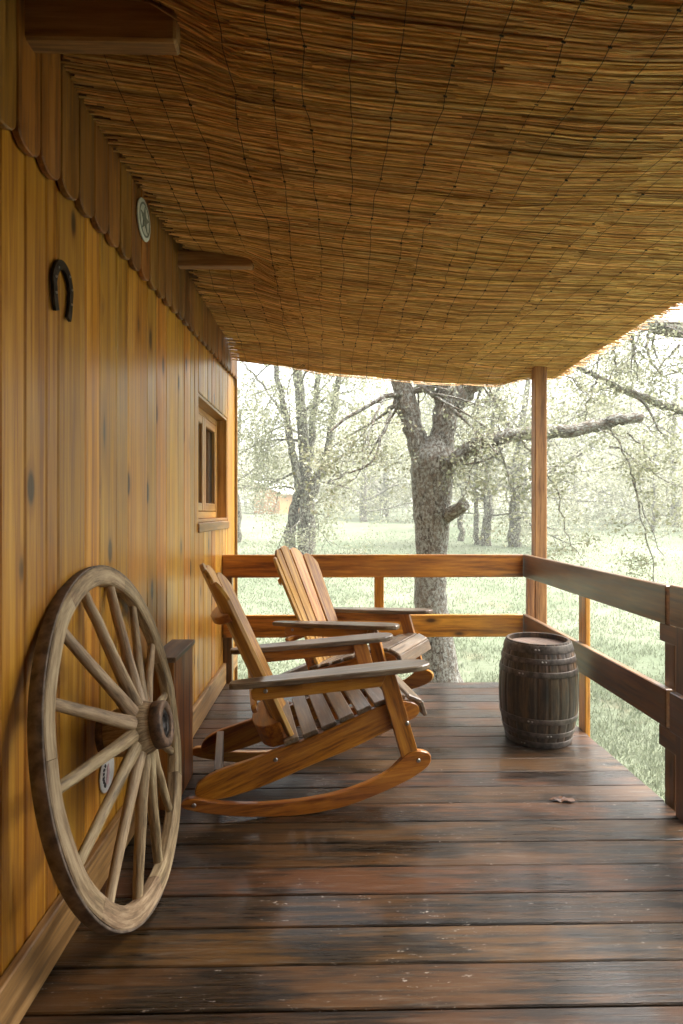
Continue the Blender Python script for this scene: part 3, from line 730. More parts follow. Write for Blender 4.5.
# ------------------------------------------------------------------ rocking chairs
def arc_poly(pts, n=6):
    """Catmull-Rom closed smoothing for outlines"""
    out = []; N = len(pts)
    for i in range(N):
        p0, p1, p2, p3 = (Vector(pts[(i+k-1) % N]) for k in range(4))
        for j in range(n):
            t = j/n
            out.append(tuple(0.5*((2*p1)+(p2-p0)*t+(2*p0-5*p1+4*p2-p3)*t*t+(3*p1-p0-3*p2+p3)*t**3)))
    return out
def make_chair(label, loc, rot):
    random.seed(21)
    t = thing('rocking_chair', label, 'rocking chair', loc, rot, 'slatted wooden rocking chairs')
    rocker = [(-.475, .072), (-.40, .045), (-.25, .016), (-.10, .002), (0.0, .000), (.08, .004), (.20, .022), (.32, .056), (.42, .092), (.50, .128), (.553, .165), (.562, .20),
              (.545, .222), (.50, .232), (.455, .222), (.42, .190), (.37, .150), (.30, .118), (.20, .088), (.08, .068), (-.06, .060), (-.20, .064), (-.34, .082), (-.43, .105), (-.465, .098)]
    rocker = arc_poly(rocker, 3)
    top = [(-.41, .150), (-.34, .190), (-.20, .230), (-.08, .268), (.0, .290), (.10, .325), (.20, .365), (.30, .405), (.38, .432), (.44, .438), (.50, .425), (.520, .395)]
    bot = [(.505, .365), (.45, .340), (.33, .292), (.20, .240), (.05, .190), (-.08, .142), (-.20, .104), (-.30, .082), (-.38, .080), (-.425, .105)]
    string = arc_poly(top+bot, 3)
    leg = [(.325, .573), (.398, .573), (.505, .205), (.44, .222)]
    for s in (-1, 1):
        m = MB(); m.prism(rocker, s*.252, s*.280, None, (1, .05), .004); rk = m.build('rocker', M['chair'], t)
        m = MB(); m.prism(string, s*.222, s*.250, None, (.93, .36), .004); m.build('side_rail', M['chair'], t)
        lg = [(.325, .580), (.398, .580), (.500, .238), (.452, .2236), (.428, .205)]
        m = MB(); m.prism([(.318, .602), (.392, .602), (.502, .2335), (.46, .2250), (.432, .204)], s*.2525, s*.2795, None, (-.3, .95), .003); m.build('leg', M['chair'], t)
        # arm: flat board seen from above, slightly rising to the front
        ar = Matrix.Translation((0, s*.30, .584)) @ Matrix.Rotation(-math.atan2(.055, .95), 4, 'Y')
        P_ = [(-.275, -.030), (-.21, -.040), (-.05, -.052), (.15, -.068), (.33, -.078), (.45, -.075), (.52, -.055), (.545, -.015), (.54, .025), (.50, .050), (.42, .058), (.20, .055), (0, .05), (-.17, .042), (-.275, .030), (-.29, 0)]
        P_ = [(a, b*(s)*(-1) if s < 0 else b*-1) for a, b in P_]
        P_ = arc_poly(P_, 2)
        Rx = Matrix.Rotation(R(-90), 4, 'X')  # local XZ -> XY
        m = MB(); m.prism([(a, -b) for a, b in P_], -.024, 0.0, ar @ Matrix.Rotation(R(-90), 4, 'X') if False else ar @ Matrix(((1, 0, 0, 0), (0, 0, 1, 0), (0, 1, 0, 0), (0, 0, 0, 1))), (1, 0), .005)
        m.build('armrest', M['chair_worn'], t)
        m = MB(); m.prism([(-.19, -.082), (.33, -.082), (.36, -.026), (-.19, -.026), (-.205, -.04), (-.205, -.07)], .0, .026, Matrix.Translation((0, s*.285-(0 if s > 0 else .026), .584)) @ Matrix.Rotation(-math.atan2(.055, .95), 4, 'Y'), (1, 0), .003)
        m.build('arm_support', M['chair'], t)
        for (u, z, vv) in ((-.427, .078, .281), (.505, .190, .281), (.455, .352, .281), (-.145, .529, .312), (-.10, .225, .251)):
            m = MB(); m.lathe([(.001, .004), (.005, .0035), (.009, .0012), (.0095, 0)], 12, Matrix.Translation((u, s*vv, z)) @ Matrix.Rotation(R(90)*-s, 4, 'X')); m.build('bolt', M['bolt'], t)
    # seat slats follow the rail tops
    path = [(-.03, .283), (.05, .309), (.13, .337), (.205, .367), (.28, .397), (.355, .424), (.425, .440), (.492, .432), (.525, .395)]
    for i in range(len(path)):
        a = Vector(path[max(0, i-1)]); b = Vector(path[min(len(path)-1, i+1)]); d = (b-a).normalized()
        ang = math.atan2(d.y, d.x)
        if i == len(path)-1: ang = R(-72)
        c = Vector(path[i])+Vector((-math.sin(ang), math.cos(ang)))*.0125
        Ti = Matrix.Translation((c.x, 0, c.y)) @ Matrix.Rotation(-ang, 4, 'Y')
        m = MB(); m.box((0, 0, 0), (.066, .50+random.uniform(-.004, .004), .019), Ti, 1, .004); m.build('seat_slat', M['chair_worn'], t)
    # back: five slats fanned out
    ang = R(24.5); Bk = Matrix.Translation((-.035, 0, .285)) @ Matrix.Rotation(-ang, 4, 'Y')
    for k in range(-2, 3):
        f = k*R(1.6); L = (.825, .80, .735)[abs(k)]
        w0, w1 = .040, .048
        T = Bk @ Matrix.Translation((-.040*(1-(k/2)**2), k*.088, 0)) @ Matrix.Rotation(-f, 4, 'X') @ Matrix.Rotation(R(-12)*k, 4, 'Z')
        # outline in local YZ plane with a rounded or slanted top
        tp = []
        for j in range(7):
            q = -1+2*j/6
            tp.append((q*w1, L-(abs(k)*.010+.012)*q*q*1.2-(0.018*q*k if k else 0)))
        poly = [(-w0, 0)]+tp+[(w0, 0)]
        Tz = Matrix(((0, -1, 0, 0), (1, 0, 0, 0), (0, 0, 1, 0), (0, 0, 0, 1)))
        m = MB(); m.prism(poly, -.010, .010, T @ Tz, (0, 1), .003); m.build('back_slat', M['chair_back'], t)
    # cleats: upper back brace, lower back brace, arm cross bar, rear stretcher
    def brace(name, T, hw, d, h, mat='chair'):
        front = []; back = []
        for j in range(13):
            y = -hw+2*hw*j/12; q = y/.19
            fx = -.013-.040*(1-min(1.35, q*q))-(0.004 if abs(q) > .8 else 0)
            e = abs(y)/hw; front.append((fx, y)); back.append((fx-d*math.sqrt(max(.02, 1-e**5)), y))
        poly = front+back[::-1]
        Tm = T @ Matrix(((1, 0, 0, 0), (0, 0, 1, 0), (0, 1, 0, 0), (0, 0, 0, 1)))
        m = MB(); m.prism(poly, -h/2, h/2, Tm, (0, 1), .004); m.build(name, M[mat], t)
    brace('back_brace', Bk @ Matrix.Translation((0, 0, .585)), .235, .045, .036)
    brace('back_brace', Bk @ Matrix.Translation((0, 0, .045)), .215, .075, .10)
    m = MB(); Tb = Bk @ Matrix.Translation((-.098, 0, .225)) @ Matrix.Rotation(ang*.3, 4, 'Y'); m.box((.03, 0, 0), (.024, .62, .034), Tb, 1, .008); m.build('arm_cross_bar', M['chair'], t)
    m = MB(); m.box((-.335, 0, .135), (.034, .442, .11), None, 1, .003); m.build('stretcher', M['chair_worn'], t)
    m = MB(); m.box((.44, 0, .335), (.024, .442, .10), Matrix.Identity(4), 1, .003); m.build('stretcher', M['chair'], t)
    return t
chA = make_chair('nearer wooden rocking chair, seen from its side beside the wall box', (-.165, 2.75, 0), R(9))
chB = dup(chA, (.045, 3.885, 0), R(-28), 'farther wooden rocking chair, fanned back slats facing us by the end railing')

# ------------------------------------------------------------------ barrel
def barrel():
    random.seed(9)
    t = thing('wooden_barrel', 'small dark oak barrel with iron hoops standing by the side railing', 'barrel', (1.155, 3.31, 0), R(20))
    H = 0.55
    def rad(z): q = 2*z/H-1; return .170+.042*(1-abs(q)**2.1)
    m = MB(); NS = 22
    for q in range(NS):
        rr = random.random(); verts = []; g = []; a0 = 2*math.pi*q/NS; a1 = 2*math.pi*(q+1)/NS
        rows = 16; colsn = 5; dr = random.uniform(-.0008, .0008)
        for j in range(rows+1):
            z = H*j/rows
            for c in range(colsn+1):
                a = a0+(a1-a0)*(c/colsn); e = -.0028 if c in (0, colsn) else 0.0
                r = rad(z)+e+dr; verts.append((r*math.cos(a), r*math.sin(a), z+.0)); g.append((z, (a-a0)*.18, r))
        w = colsn+1; F = [(j*w+c, j*w+c+1, (j+1)*w+c+1, (j+1)*w+c) for j in range(rows) for c in range(colsn)]
        m.add(verts, F, g, rr, None, False)
        # chime: top edge and inner face
        for z, zi in ((H, H-.035),):
            vv = []; 
            for c in range(colsn+1):
                a = a0+(a1-a0)*c/colsn
                vv += [((rad(z)-.001)*math.cos(a), (rad(z)-.001)*math.sin(a), z), ((rad(z)-.017)*math.cos(a), (rad(z)-.017)*math.sin(a), z), ((rad(zi)-.022)*math.cos(a), (rad(zi)-.022)*math.sin(a), zi-.005)]
            F = []
            for c in range(colsn):
                for i in range(2): F.append((c*3+i, c*3+3+i, c*3+4+i, c*3+1+i))
            m.add(vv, F, [(v[2], v[0]*.3, v[1]*.3) for v in vv], rr)
    m.build('staves', M['barrel'], t)
    m = MB(); rh = rad(H-.035)-.019
    xs = -rh
    while xs < rh-1e-4:
        x1 = min(rh, xs+.068)
        pts = []
        for j in range(7):
            x = xs+.0006+(x1-xs-.0012)*j/6; pts.append((x, math.sqrt(max(0, rh*rh-x*x))))
        poly = pts+[(x, -y) for x, y in pts[::-1]]
        m.prism(poly, H-.045, H-.028, Matrix(((1, 0, 0, 0), (0, 0, 1, 0), (0, 1, 0, 0), (0, 0, 0, 1))), (0, 1), .001); xs = x1
    m.build('head', M['barrel_head'], t)
    m = MB(); m.lathe([(.001, .02), (rad(.02)-.003, .02)], 44); m.build('base_head', M['barrel_head'], t)
    for z0, h in ((.502, .040), (.448, .028), (.380, .030), (.135, .028), (.062, .026), (.004, .032)):
        m = MB(); r0, r1 = rad(z0), rad(z0+h)
        m.lathe([(r0+.0003, z0), (r0+.0028, z0), (r0+.0034, z0+.002), (r1+.0034, z0+h-.002), (r1+.0028, z0+h), (r1+.0003, z0+h)], 88)
        ho = m.build('hoop', M['hoop'], t)
        a = random.uniform(3.3, 4.4)+.2; m = MB()
        for da in (0, .09): m.lathe([(.001, .003), (.004, .002), (.0055, 0)], 8, Matrix.Rotation(a+da, 4, 'Z') @ Matrix.Translation(((r0+r1)/2+.0034, 0, z0+h/2)) @ Matrix.Rotation(R(90), 4, 'Y'))
        m.build('rivet', M['bolt'], ho)
barrel()

# dry leaf on the deck
m = MB()
lf = [(-.055, 0), (-.03, .010), (-.008, .012), (0, .024), (.012, .013), (.03, .02), (.05, .008), (.056, -.006), (.035, -.012), (.015, -.010), (-.005, -.014), (-.03, -.006)]
n = len(lf); vv = [(0, 0, .008)]+[(x, y, .0012+.008*abs(math.sin(i*1.9))) for i, (x, y) in enumerate(lf)]
vv += [(x, y, z-.0008) for x, y, z in vv]
F = [(0, 1+i, 1+(i+1) % n) for i in range(n)]+[(n+1, n+2+(i+1) % n, n+2+i) for i in range(n)]+[(1+i, n+2+i, n+2+(i+1) % n, 1+(i+1) % n) for i in range(n)]
m.add(vv, F, vv, .5)
lo = m.build('dry_leaf', M['dry_leaf']); lo.location = (1.00, 2.575, .0005); lo.rotation_euler = (0, 0, R(-8)); lo.scale = (1, 1.35, 1.3)
tag(lo, 'brown curled dead leaf lying on the deck boards in front of the barrel', 'leaf')

# ------------------------------------------------------------------ trees
def px(u, v, Y):
    """real position of a limb point measured off the photograph at depth Y"""
    return Vector(((u-330)/600*Y, Y, 1.25+(513-v)/600*Y))
def smooth_path(pts, n=5, jit=0.0):
    P = [Vector(p) for p in pts]; P = [P[0]*2-P[1]]+P+[P[-1]*2-P[-2]]; out = []
    for i in range(1, len(P)-2):
        for j in range(n):
            t = j/n; p0, p1, p2, p3 = P[i-1:i+3]
            out.append(0.5*((2*p1)+(p2-p0)*t+(2*p0-5*p1+4*p2-p3)*t*t+(3*p1-p0-3*p2+p3)*t**3)+Vector((random.gauss(0, jit), random.gauss(0, jit), random.gauss(0, jit))))
    out.append(P[-2]); return out
def grow(m, p, d, L, r, depth, tips, droop=0.0, nseg=6, sides=5, kids=(3, 4), spread=0.7):
    pts = [p.copy()]; q = p.copy(); dd = d.normalized()
    for i in range(nseg):
        dd = (dd+Vector((random.gauss(0, .16), random.gauss(0, .16), random.gauss(0, .13)+droop))).normalized()
        q = q+dd*L/nseg; pts.append(q.copy())
    m.tube(pts, [max(.0015, r*(1-.72*i/nseg)) for i in range(nseg+1)], sides, None, None, False)
    if depth <= 0:
        tips.extend(pts[1:]); return
    if depth == 1: tips.extend(pts[nseg//2:])
    for k in range(random.randint(*kids)):
        i = random.randint(max(1, nseg//3), nseg); base = pts[i]
        ax = (pts[i]-pts[i-1]).normalized()
        side = Vector((random.gauss(0, 1), random.gauss(0, 1), random.gauss(0, .7))); side -= ax*side.dot(ax)
        if side.length < .01: continue
        nd = (ax*(1-spread*.5)+side.normalized()*spread).normalized()
        grow(m, base, nd, L*random.uniform(.5, .72), r*(1-.6*i/nseg)*.62, depth-1, tips, droop, max(3, nseg-1), max(3, sides-1), kids, spread)
def limb(m, pts, r0, r1, sides=12, n=5, jit=0.01, taper=1.0):
    P = smooth_path(pts, n, jit); N = len(P)
    rr = [(r0+(r1-r0)*(i/(N-1))**taper)*(1+random.gauss(0, .035)) for i in range(N)]
    m.tube(P, rr, sides, None, None, True); return P, rr
def sprout(m, P, rr, tips, cnt, L, depth=2, lo=.35, up=.2, droop=0.0, rs=.45, kids=(3, 4)):
    for k in range(cnt):
        i = random.randint(int(len(P)*lo), len(P)-1)
        d = Vector((random.gauss(0, 1), random.gauss(0, 1), random.gauss(up, .6))).normalized()
        grow(m, P[i], d, L*random.uniform(.6, 1.2), rr[i]*rs, depth, tips, droop, 6, 5, kids)
def leaves(tips, per, sg, seed):
    rg = np.random.default_rng(seed); T = np.array([tuple(t) for t in tips], dtype=np.float32)
    w = rg.uniform(0, 1, len(T))**1.5; T2 = T[rg.choice(len(T), size=int(len(T)*per), p=w/w.sum())]
    return T2+rg.normal(scale=sg, size=T2.shape)
def relative(m, base):
    m.v = [(v[0]-base[0], v[1]-base[1], v[2]-base[2]) for v in m.v]

def finish_tree(t, m, tips, base, bark, leafm, per, sg, size, seed, name='crown'):
    relative(m, base); m.build('trunk', bark, t)
    L = leaves(tips, per, sg, seed)-np.array(base, dtype=np.float32)
    quads(name, L, size, leafm, t, seed)

# the big forked tree behind the railing
random.seed(31); Y1 = 6.25
b1 = (px(440, 690, Y1).x, Y1, gz(1.1, Y1)-.02)
t1 = thing('oak_tree', 'thick lichen covered oak forking just behind the end railing', 'tree', b1, 0)
m = MB(); tips = []
P, rr = limb(m, [(b1[0]+.06, Y1, b1[2]-.1), px(441, 670, Y1), px(432, 600, Y1), px(432, 555, Y1), px(432, 500, Y1), px(437, 455, Y1), px(440, 430, Y1)], .26, .27, 22, 6, .006)
# trunk shape: flare at the foot, slim waist, wide at the fork
m.v = []; m.f = []; m.g = []; m.r = []; m.sm = []
wid = [.30, .20, .166, .164, .196, .238, .12]
P = smooth_path([(b1[0]+.05, Y1, b1[2]-.1), px(440, 672, Y1), px(431, 600, Y1), px(432, 555, Y1), px(432, 500, Y1), px(434, 462, Y1), px(437, 438, Y1)], 6, .004)
rr = [wid[min(6, int(i/6))]*(1-(i % 6)/6)+wid[min(6, int(i/6)+1)]*((i % 6)/6) for i in range(len(P))]
rr = [r*(1+random.gauss(0, .025)) for r in rr]; m.tube(P, rr, 26, None, .5)
Pa, ra = limb(m, [px(430, 480, Y1), px(416, 436, Y1), px(406, 400, Y1), px(399, 370, Y1), px(392, 320, Y1), px(380, 240, Y1+.2), px(360, 120, Y1+.4)], .112, .085, 18)
Pb, rb_ = limb(m, [px(439, 480, Y1), px(443, 435, Y1), px(447, 400, Y1), px(450, 370, Y1), px(455, 310, Y1), px(450, 220, Y1+.3), px(462, 90, Y1+.6)], .135, .10, 18)
Pc, rc = limb(m, [px(450, 408, Y1), px(466, 392, Y1), px(482, 376, Y1-.1), px(505, 345, Y1-.2), px(530, 300, Y1-.2), px(570, 230, Y1-.1)], .115, .05, 12)
Pd, rd = limb(m, [px(446, 468, Y1-.12), px(462, 456, Y1-.2), px(480, 444, Y1-.25), px(500, 439, Y1-.3), px(535, 434, Y1-.3), px(575, 431, Y1-.35), px(600, 425, Y1-.35), px(622, 420, Y1-.4), px(643, 418, Y1-.4)], .085, .052, 14, 5, .008)
Pe, re_ = limb(m, [px(446, 518, Y1-.1), px(456, 512, Y1-.25), px(466, 505, Y1-.35)], .07, .062, 12, 4, .003)
Pf, rf = limb(m, [px(400, 392, Y1), px(392, 410, Y1-.1), px(385, 434, Y1-.3), px(371, 462, Y1-.4), px(350, 474, Y1-.5), px(329, 483, Y1-.6)], .022, .006, 7)
Pg, rg_ = limb(m, [px(448, 462, Y1-.2), px(470, 465, Y1-.3), px(492, 458, Y1-.4), px(510, 442, Y1-.4)], .018, .008, 6)
Ph, rh_ = limb(m, [px(420, 445, Y1), px(418, 410, Y1), px(419, 380, Y1), px(416, 340, Y1)], .014, .007, 6)
Pi, ri2 = limb(m, [px(436, 400, Y1), px(430, 385, Y1-.1), px(426, 372, Y1-.1), px(418, 350, Y1-.1)], .028, .018, 7)
# hanging twigs off the long limb
hang = [[(610, 424), (622, 445), (636, 474), (642, 500), (652, 525), (668, 558)], [(630, 432), (648, 452), (660, 470)], [(613, 445), (640, 462), (665, 478), (690, 492)],
        [(500, 441), (506, 462), (512, 490), (513, 520)], [(540, 430), (548, 470), (562, 500), (570, 540), (585, 560)], [(480, 448), (470, 480), (462, 500)],
        [(520, 437), (535, 458), (545, 490)], [(636, 480), (648, 530), (655, 560), (656, 590)]]
for h in hang:
    Q, rq = limb(m, [px(a, b, Y1-.4) for a, b in h], .0095, .004, 5, 4, .012)
    tips.extend(Q[len(Q)//2:]); sprout(m, Q, rq, tips, 6, .28, 1, .2, 0, 0, .7, (2, 3))
for PP, R_, c, L in ((Pa, ra, 12, 1.3), (Pb, rb_, 12, 1.3), (Pc, rc, 9, 1.0), (Pf, rf, 9, .35), (Pg, rg_, 5, .4)):
    sprout(m, PP, R_, tips, c, L, 2, .45, .1, -.02, .32, (2, 3))
sprout(m, Pd, rd, tips, 9, .5, 2, .25, .5, -.03, .12, (2, 3))
finish_tree(t1, m, tips, b1, M['bark'], M['leaf'], 4.0, .06, .019, 1)

# tree standing off to the right, branches reaching into the view
random.seed(47); Y2 = 7.4; b2 = (6.2, Y2, gz(6.2, Y2)-.02)
t2 = thing('oak_tree', 'oak at the right edge whose limbs reach over beside the roof eave', 'tree', b2, 0)
m = MB(); tips = []
P, rr = limb(m, [(b2[0], Y2, b2[2]-.1), (b2[0]+.05, Y2, .6), (b2[0]-.05, Y2, 2.0), (b2[0]-.2, Y2, 3.6), (b2[0]-.1, Y2+.2, 6)], .26, .14, 18)
Pa, ra = limb(m, [(b2[0]-.1, Y2, 3.0), px(760, 345, 7.2), px(690, 331, 6.9), px(655, 325, 6.7), px(615, 318, 6.6), px(570, 300, 6.6)], .12, .055, 12)
Pb, rb_ = limb(m, [(b2[0]-.1, Y2, 2.2), px(740, 425, 7.2), px(690, 411, 7), px(655, 401, 6.9), px(622, 388, 6.8), px(598, 375, 6.8), px(575, 366, 6.8)], .07, .022, 10)
Pc, rc = limb(m, [px(655, 325, 6.7), px(650, 350, 6.6), px(668, 375, 6.6), px(700, 360, 6.6)], .018, .008, 6)
for h in ([(620, 322), (618, 350), (619, 368), (625, 375)], [(628, 322), (636, 350), (640, 362), (641, 382)], [(683, 345), (665, 365), (650, 385)], [(600, 376), (590, 400), (588, 425)], [(640, 398), (662, 430), (683, 455)]):
    Q, rq = limb(m, [px(a, b, 6.7) for a, b in h], .016, .006, 5, 4, .012)
    tips.extend(Q[len(Q)//2:]); sprout(m, Q, rq, tips, 5, .35, 1, .3, 0, 0, .6, (2, 3))
for PP, R_, c, L in ((Pa, ra, 13, .8), (Pb, rb_, 14, .65), (Pc, rc, 4, .4), (P, rr, 9, 2.0)):
    sprout(m, PP, R_, tips, c, L, 2, .25, .15, -.02, .25, (3, 4))
finish_tree(t2, m, tips, b2, M['bark'], M['leaf'], 2.6, .09, .020, 2)

# clump of stems in the meadow behind the far chair
random.seed(53); Y3 = 19.5
b3 = (px(306, 553, Y3).x, Y3, gz(-.8, Y3))
t3 = thing('many_stemmed_tree', 'lichen mottled tree of several stems in the meadow behind the far rocking chair', 'tree', b3, 0)
m = MB(); tips = []
S = [([(308, 562), (309, 530), (307, 500), (306, 470), (302, 420), (298, 380), (290, 320), (285, 240)], .24, .13),
     ([(289, 566), (291, 530), (297, 498), (303, 478)], .19, .15), ([(303, 560), (301, 525), (306, 490)], .13, .12),
     ([(300, 492), (296, 470), (290, 440), (283, 405), (276, 370), (262, 300)], .15, .07), ([(309, 500), (318, 480), (326, 460), (331, 430), (337, 395), (341, 360), (350, 300)], .16, .08),
     ([(307, 480), (310, 450), (313, 420), (318, 380), (322, 320)], .15, .08), ([(328, 470), (345, 455), (362, 452), (380, 440)], .045, .02), ([(286, 420), (270, 395), (255, 378), (240, 360)], .05, .02),
     ([(327, 485), (336, 475), (352, 470)], .04, .015)]
for pts, r0, r1 in S:
    dy = random.uniform(-.4, .4)
    PP, R_ = limb(m, [px(a, b, Y3+dy*(i > 0)) for i, (a, b) in enumerate(pts)], r0, r1, 12, 5, .02)
    sprout(m, PP, R_, tips, 7 if len(pts) > 4 else 3, 2.0, 2, .35, .1, -.03, .3, (3, 4))
finish_tree(t3, m, tips, b3, M['bark_far'], M['leaf'], 8.5, .19, .045, 3)

def field_tree(name, label, x, y, h, r, lean, seed, leafn, size, group=None, fork=.35, spread=1.0, low=.3):
    random.seed(seed); b = (x, y, gz(x, y)-.05)
    t = thing(name, label, 'tree', b, 0, group)
    m = MB(); tips = []
    B = Vector((0, 0, -.1)); top = Vector((lean*h, random.uniform(-.3, .3), h*.75))
    P, rr = limb(m, [B, Vector((lean*h*.1, 0, h*.15)), Vector((lean*h*.35+random.gauss(0, .1), 0, h*.4)), top], r, r*.35, 10, 5, .03)
    for k in range(7):
        i = int(len(P)*random.uniform(fork, .95)); a = random.uniform(0, 6.28)
        d = Vector((math.cos(a), math.sin(a), random.uniform(.3, 1.0)))
        grow(m, P[i], d, h*.38*spread, rr[i]*.5, 2, tips, -.02, 6, 5, (3, 4))
    for k in range(4):
        i = int(len(P)*random.uniform(low, .6)); a = random.uniform(0, 6.28)
        grow(m, P[i], Vector((math.cos(a), math.sin(a), random.uniform(-.1, .4))), h*.3*spread, rr[i]*.3, 2, tips, -.05, 6, 5, (2, 4))
    m.build('trunk', M['bark_far'], t)
    quads('crown', leaves(tips, leafn/len(tips), h*.028, seed), size, M['leaf_far'], t, seed)
    return t
field_tree('meadow_tree', 'slender tree just past the corner of the cabin', px(238, 0, 27).x, 27, 8, .19, .02, 61, 3800, .06, None, .5, .9, .5)
field_tree('meadow_tree', 'pale trunked tree left of the parked car in the distance', px(363, 0, 46).x, 46, 11, .32, .01, 62, 7000, .09, None, .25, 1.2, .2)
field_tree('meadow_tree', 'tree beyond the cabin corner, left of the peach shed', px(256, 0, 66).x, 66, 13, .33, .0, 63, 3500, .12, None, .3, 1.3)
field_tree('meadow_tree', 'slim trunk right of the forked oak, thinnest of the group', px(477, 0, 25).x, 25, 8, .13, .01, 64, 4000, .06, None, .35)
field_tree('meadow_tree', 'leaning trunk in the middle of the group right of the forked oak', px(487, 0, 24.5).x, 24.5, 9, .22, .05, 65, 5000, .06, None, .35)
field_tree('meadow_tree', 'leaning thick trunk of the group just left of the roof post', px(515, 0, 24).x, 24, 9, .28, .055, 66, 5500, .06, None, .3)
field_tree('meadow_tree', 'slim pole like tree in the meadow above the side railing', px(657, 0, 31).x, 31, 8, .10, .0, 67, 4000, .065, None, .4)
field_tree('meadow_tree', 'faint trunk hugging the right side of the forked oak', px(462, 0, 27).x, 27, 8.5, .15, -.01, 68, 3500, .06, None, .3)
# woodland edge trees: two kinds, copied
wood_a = field_tree('woodland_tree', 'x', 0, 0, 13, .30, .02, 71, 6500, .12, 'hazy trees along the far side of the meadow', .2, 1.4, .15)
wood_b = field_tree('woodland_tree', 'x', 0, 0, 11, .24, -.03, 72, 6500, .11, 'hazy trees along the far side of the meadow', .2, 1.4, .15)
spots = [(-21, 88), (-17, 80), (-13.5, 96), (-3, 84), (-1, 105), (1.5, 70), (6, 88), (11.5, 100), (9, 62), (16, 74), (14, 52), (22, 86), (19, 58), (24, 44), (28, 68), (34, 82), (30, 52), (40, 70), (13.5, 38), (21, 36), (27.5, 37), (-17, 60), (48, 90), (37, 58), (5, 54), (-15, 66)]
random.seed(77)
for i, (x, y) in enumerate(spots):
    src = wood_a if i % 2 == 0 else wood_b
    loc = (x, y, gz(x, y)-.05); rot = random.uniform(0, 6.28); sc = random.uniform(.85, 1.15)
    if i < 2: o = src; o.location = loc; o.rotation_euler = (0, 0, rot)
    else: o = dup(src, loc, rot, None, sc)
    o['label'] = 'pale spring tree standing along the hazy far side of the meadow'
# the far wood reads as one mass
rg = np.random.default_rng(5)
pts = []
for i in range(220):
    x = rg.uniform(-95, 130); y = rg.uniform(118, 150); h = rg.uniform(9, 17); w = rg.uniform(3, 5.5)
    c = rg.normal(size=(330, 3)); c /= np.linalg.norm(c, axis=1)[:, None]; c *= rg.uniform(.45, 1, (330, 1))
    pts.append(np.array([x, y, gz(x, y)+h*.52])+c*np.array([w, w, h*.5]))
fw = quads('distant_woods', np.concatenate(pts), .27, M['leaf_far'], None, 6); fw['kind'] = 'stuff'

# ------------------------------------------------------------------ far things in the meadow
sy = 63; sx = px(279, 0, sy).x
sh = thing('field_shed', 'peach boarded shed with pale sheet roof beyond the meadow', 'shed', (sx, sy, gz(sx, sy)-.1), R(-28))
m = MB(); W, D = 3.1, 4.5
m.prism([(-W/2, 0), (W/2, 0), (W/2, 2.15), (-W/2, 3.3)], -D/2, D/2, None, (0, 1), .01); m.build('wall', M['shed_wall'], sh)
m = MB(); m.prism([(-W/2-.2, 3.40), (-W/2-.2, 3.50), (W/2+.35, 2.13), (W/2+.35, 2.03)], -D/2-.25, D/2+.25, None, (1, 0), .01); m.build('roof', M['shed_roof'], sh)
m = MB()
for k in range(12): m.box((-W/2+.13+k*.258, -D/2-.012, 1.1), (.03, .02, 2.15), None, 2, .002)
m.build('batten', M['shed_wall'], sh)

cy = 96; cx = px(398, 0, cy).x
car = thing('parked_car', 'white parked car far off beyond the meadow left of the forked oak', 'car', (cx, cy, gz(cx, cy)), R(4))
m = MB(); m.prism(arc_poly([(-2.2, .35), (-2.25, .75), (-1.7, .92), (-.9, 1.0), (-.2, 1.02), (1.2, 1.02), (2.1, .95), (2.2, .6), (2.15, .32), (0, .28)], 3), -.85, .85, None, (1, 0), .06); m.build('body', M['car_paint'], car)
m = MB(); m.prism(arc_poly([(-1.0, 1.0), (-.3, 1.45), (.5, 1.52), (1.3, 1.45), (1.95, 1.0)], 3), -.72, .72, None, (1, 0), .05); m.build('window', M['glass'], car)
m = MB(); m.prism(arc_poly([(-.35, 1.46), (.4, 1.53), (1.35, 1.47), (1.3, 1.53), (.4, 1.585), (-.3, 1.52)], 2), -.70, .70, None, (1, 0), .01); m.build('roof', M['car_paint'], car)
for x in (-1.35, 1.35):
    for s in (-1, 1):
        m = MB(); m.lathe([(.2, -.1), (.32, -.1), (.33, -.08), (.33, .08), (.32, .1), (.001, .1)], 20, Matrix.Translation((x, s*.80, .33)) @ Matrix.Rotation(R(90)*-s, 4, 'X')); m.build('wheel', M['black_paint'], car)

yy = 56; xx = px(380.5, 0, yy).x
sp = thing('meadow_signpost', 'small dark board on a thin post in the meadow left of the forked oak', 'signpost', (xx, yy, gz(xx, yy)))
m = MB(); m.tube([(0, 0, -.1), (0, 0, 1.75)], .045, 8); m.build('post', M['old_post'], sp)
m = MB(); m.box((.32, -.06, 1.55), (.85, .03, .26), None, 0, .005); m.build('board', M['dark_iron'], sp)
for i, (u, Y_, lab) in enumerate(((634.7, 42, 'short weathered fence post in the meadow left of the slim pole like tree'),)):
    x = px(u, 0, Y_).x; m = MB(); m.tube([(0, 0, -.1), (.01, 0, .3), (0, 0, .72)], [.055, .05, .045], 8)
    o = m.build('fence_post', M['old_post']); o.location = (x, Y_, gz(x, Y_)); tag(o, lab, 'fence post')
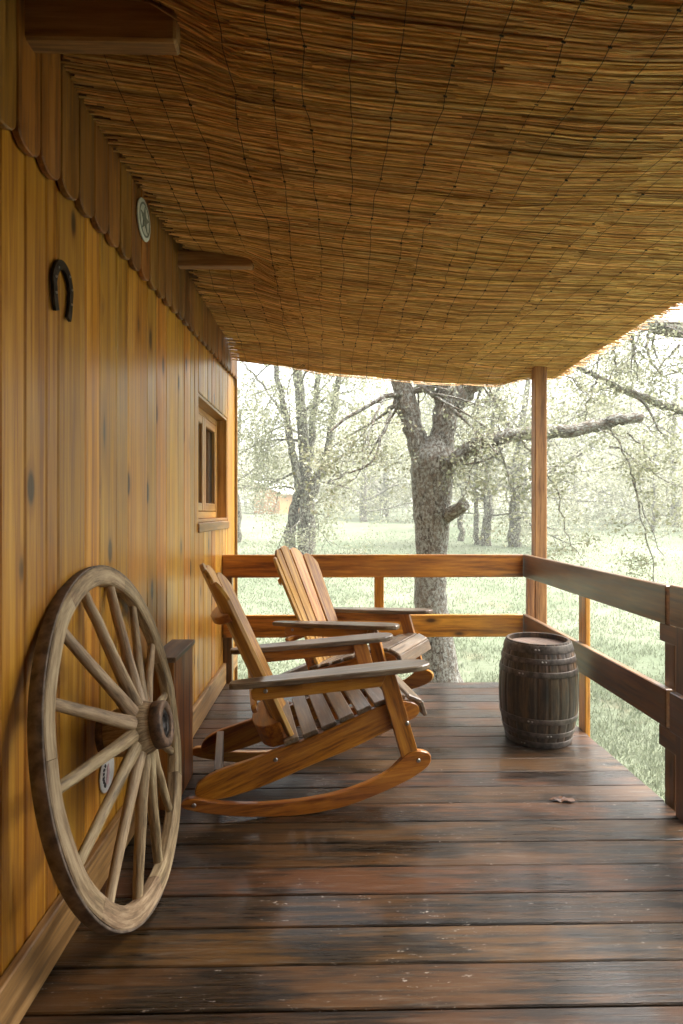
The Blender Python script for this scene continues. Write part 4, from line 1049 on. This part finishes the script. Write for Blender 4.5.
# wire fence in front of the woods
wf = thing('wire_fence', 'low post and rail fence running along the far side of the meadow', 'fence', (0, 78, gz(0, 78)))
x = -26; pr = None
while x < 46:
    z = gz(x, 78)-gz(0, 78); m = MB(); m.tube([(x, 0, z-.1), (x, 0, z+1.1)], .06, 6); m.build('post', M['old_post'], wf)
    if pr:
        for hh in (.5, .95):
            m = MB(); m.tube([(pr[0], 0, pr[1]+hh), (x, 0, z+hh)], .03, 5); m.build('rail', M['old_post'], wf)
    pr = (x, z); x += 3.6

# ------------------------------------------------------------------ grass blades near the porch
def grass():
    rg = np.random.default_rng(12); n = 240000
    u = rg.uniform(0, 1, n); r = 1.0/(1/2.0-(1/2.0-1/34)*u**.62)
    a = rg.uniform(-.34, 1.0, n)
    x = r*np.tan(a)*.9; y = r
    tuft = np.sin(x*3.1+np.sin(y*2.3))*np.sin(y*2.7+1)+.5*np.sin(x*9)*np.sin(y*8)
    keep = ~((x < 1.52) & (y < 4.45)) & (tuft+rg.normal(0, .6, n) > -.5) & ~((x < 1.5) & (y < 4.5)) & ~((x < -.6) & (y < 5.2))
    x, y, r = x[keep], y[keep], r[keep]; n = len(x)
    z = np.array([gz(float(p), float(q)) for p, q in zip(x, y)])
    h = rg.uniform(.02, .065, n)*(1+r*.015); w = .0020+.00065*r
    t = rg.uniform(0, 6.28, n); lx = rg.normal(0, .5, n)*h; ly = rg.normal(0, .5, n)*h
    v = np.empty((n, 3, 3), dtype=np.float32)
    v[:, 0] = np.stack([x-np.cos(t)*w, y-np.sin(t)*w, z-.01], 1); v[:, 1] = np.stack([x+np.cos(t)*w, y+np.sin(t)*w, z-.01], 1)
    v[:, 2] = np.stack([x+lx, y+ly, z+h], 1)
    me = bpy.data.meshes.new('grass'); me.vertices.add(3*n); me.vertices.foreach_set('co', v.ravel())
    me.loops.add(3*n); me.loops.foreach_set('vertex_index', np.arange(3*n, dtype=np.int32))
    me.polygons.add(n); me.polygons.foreach_set('loop_start', np.arange(0, 3*n, 3, dtype=np.int32))
    at = me.attributes.new('rnd', 'FLOAT', 'FACE'); at.data.foreach_set('value', rg.uniform(0, 1, n).astype(np.float32))
    me.update(calc_edges=True); me.materials.append(M['blade'])
    o = bpy.data.objects.new('grass', me); col.objects.link(o); o['kind'] = 'stuff'
grass()
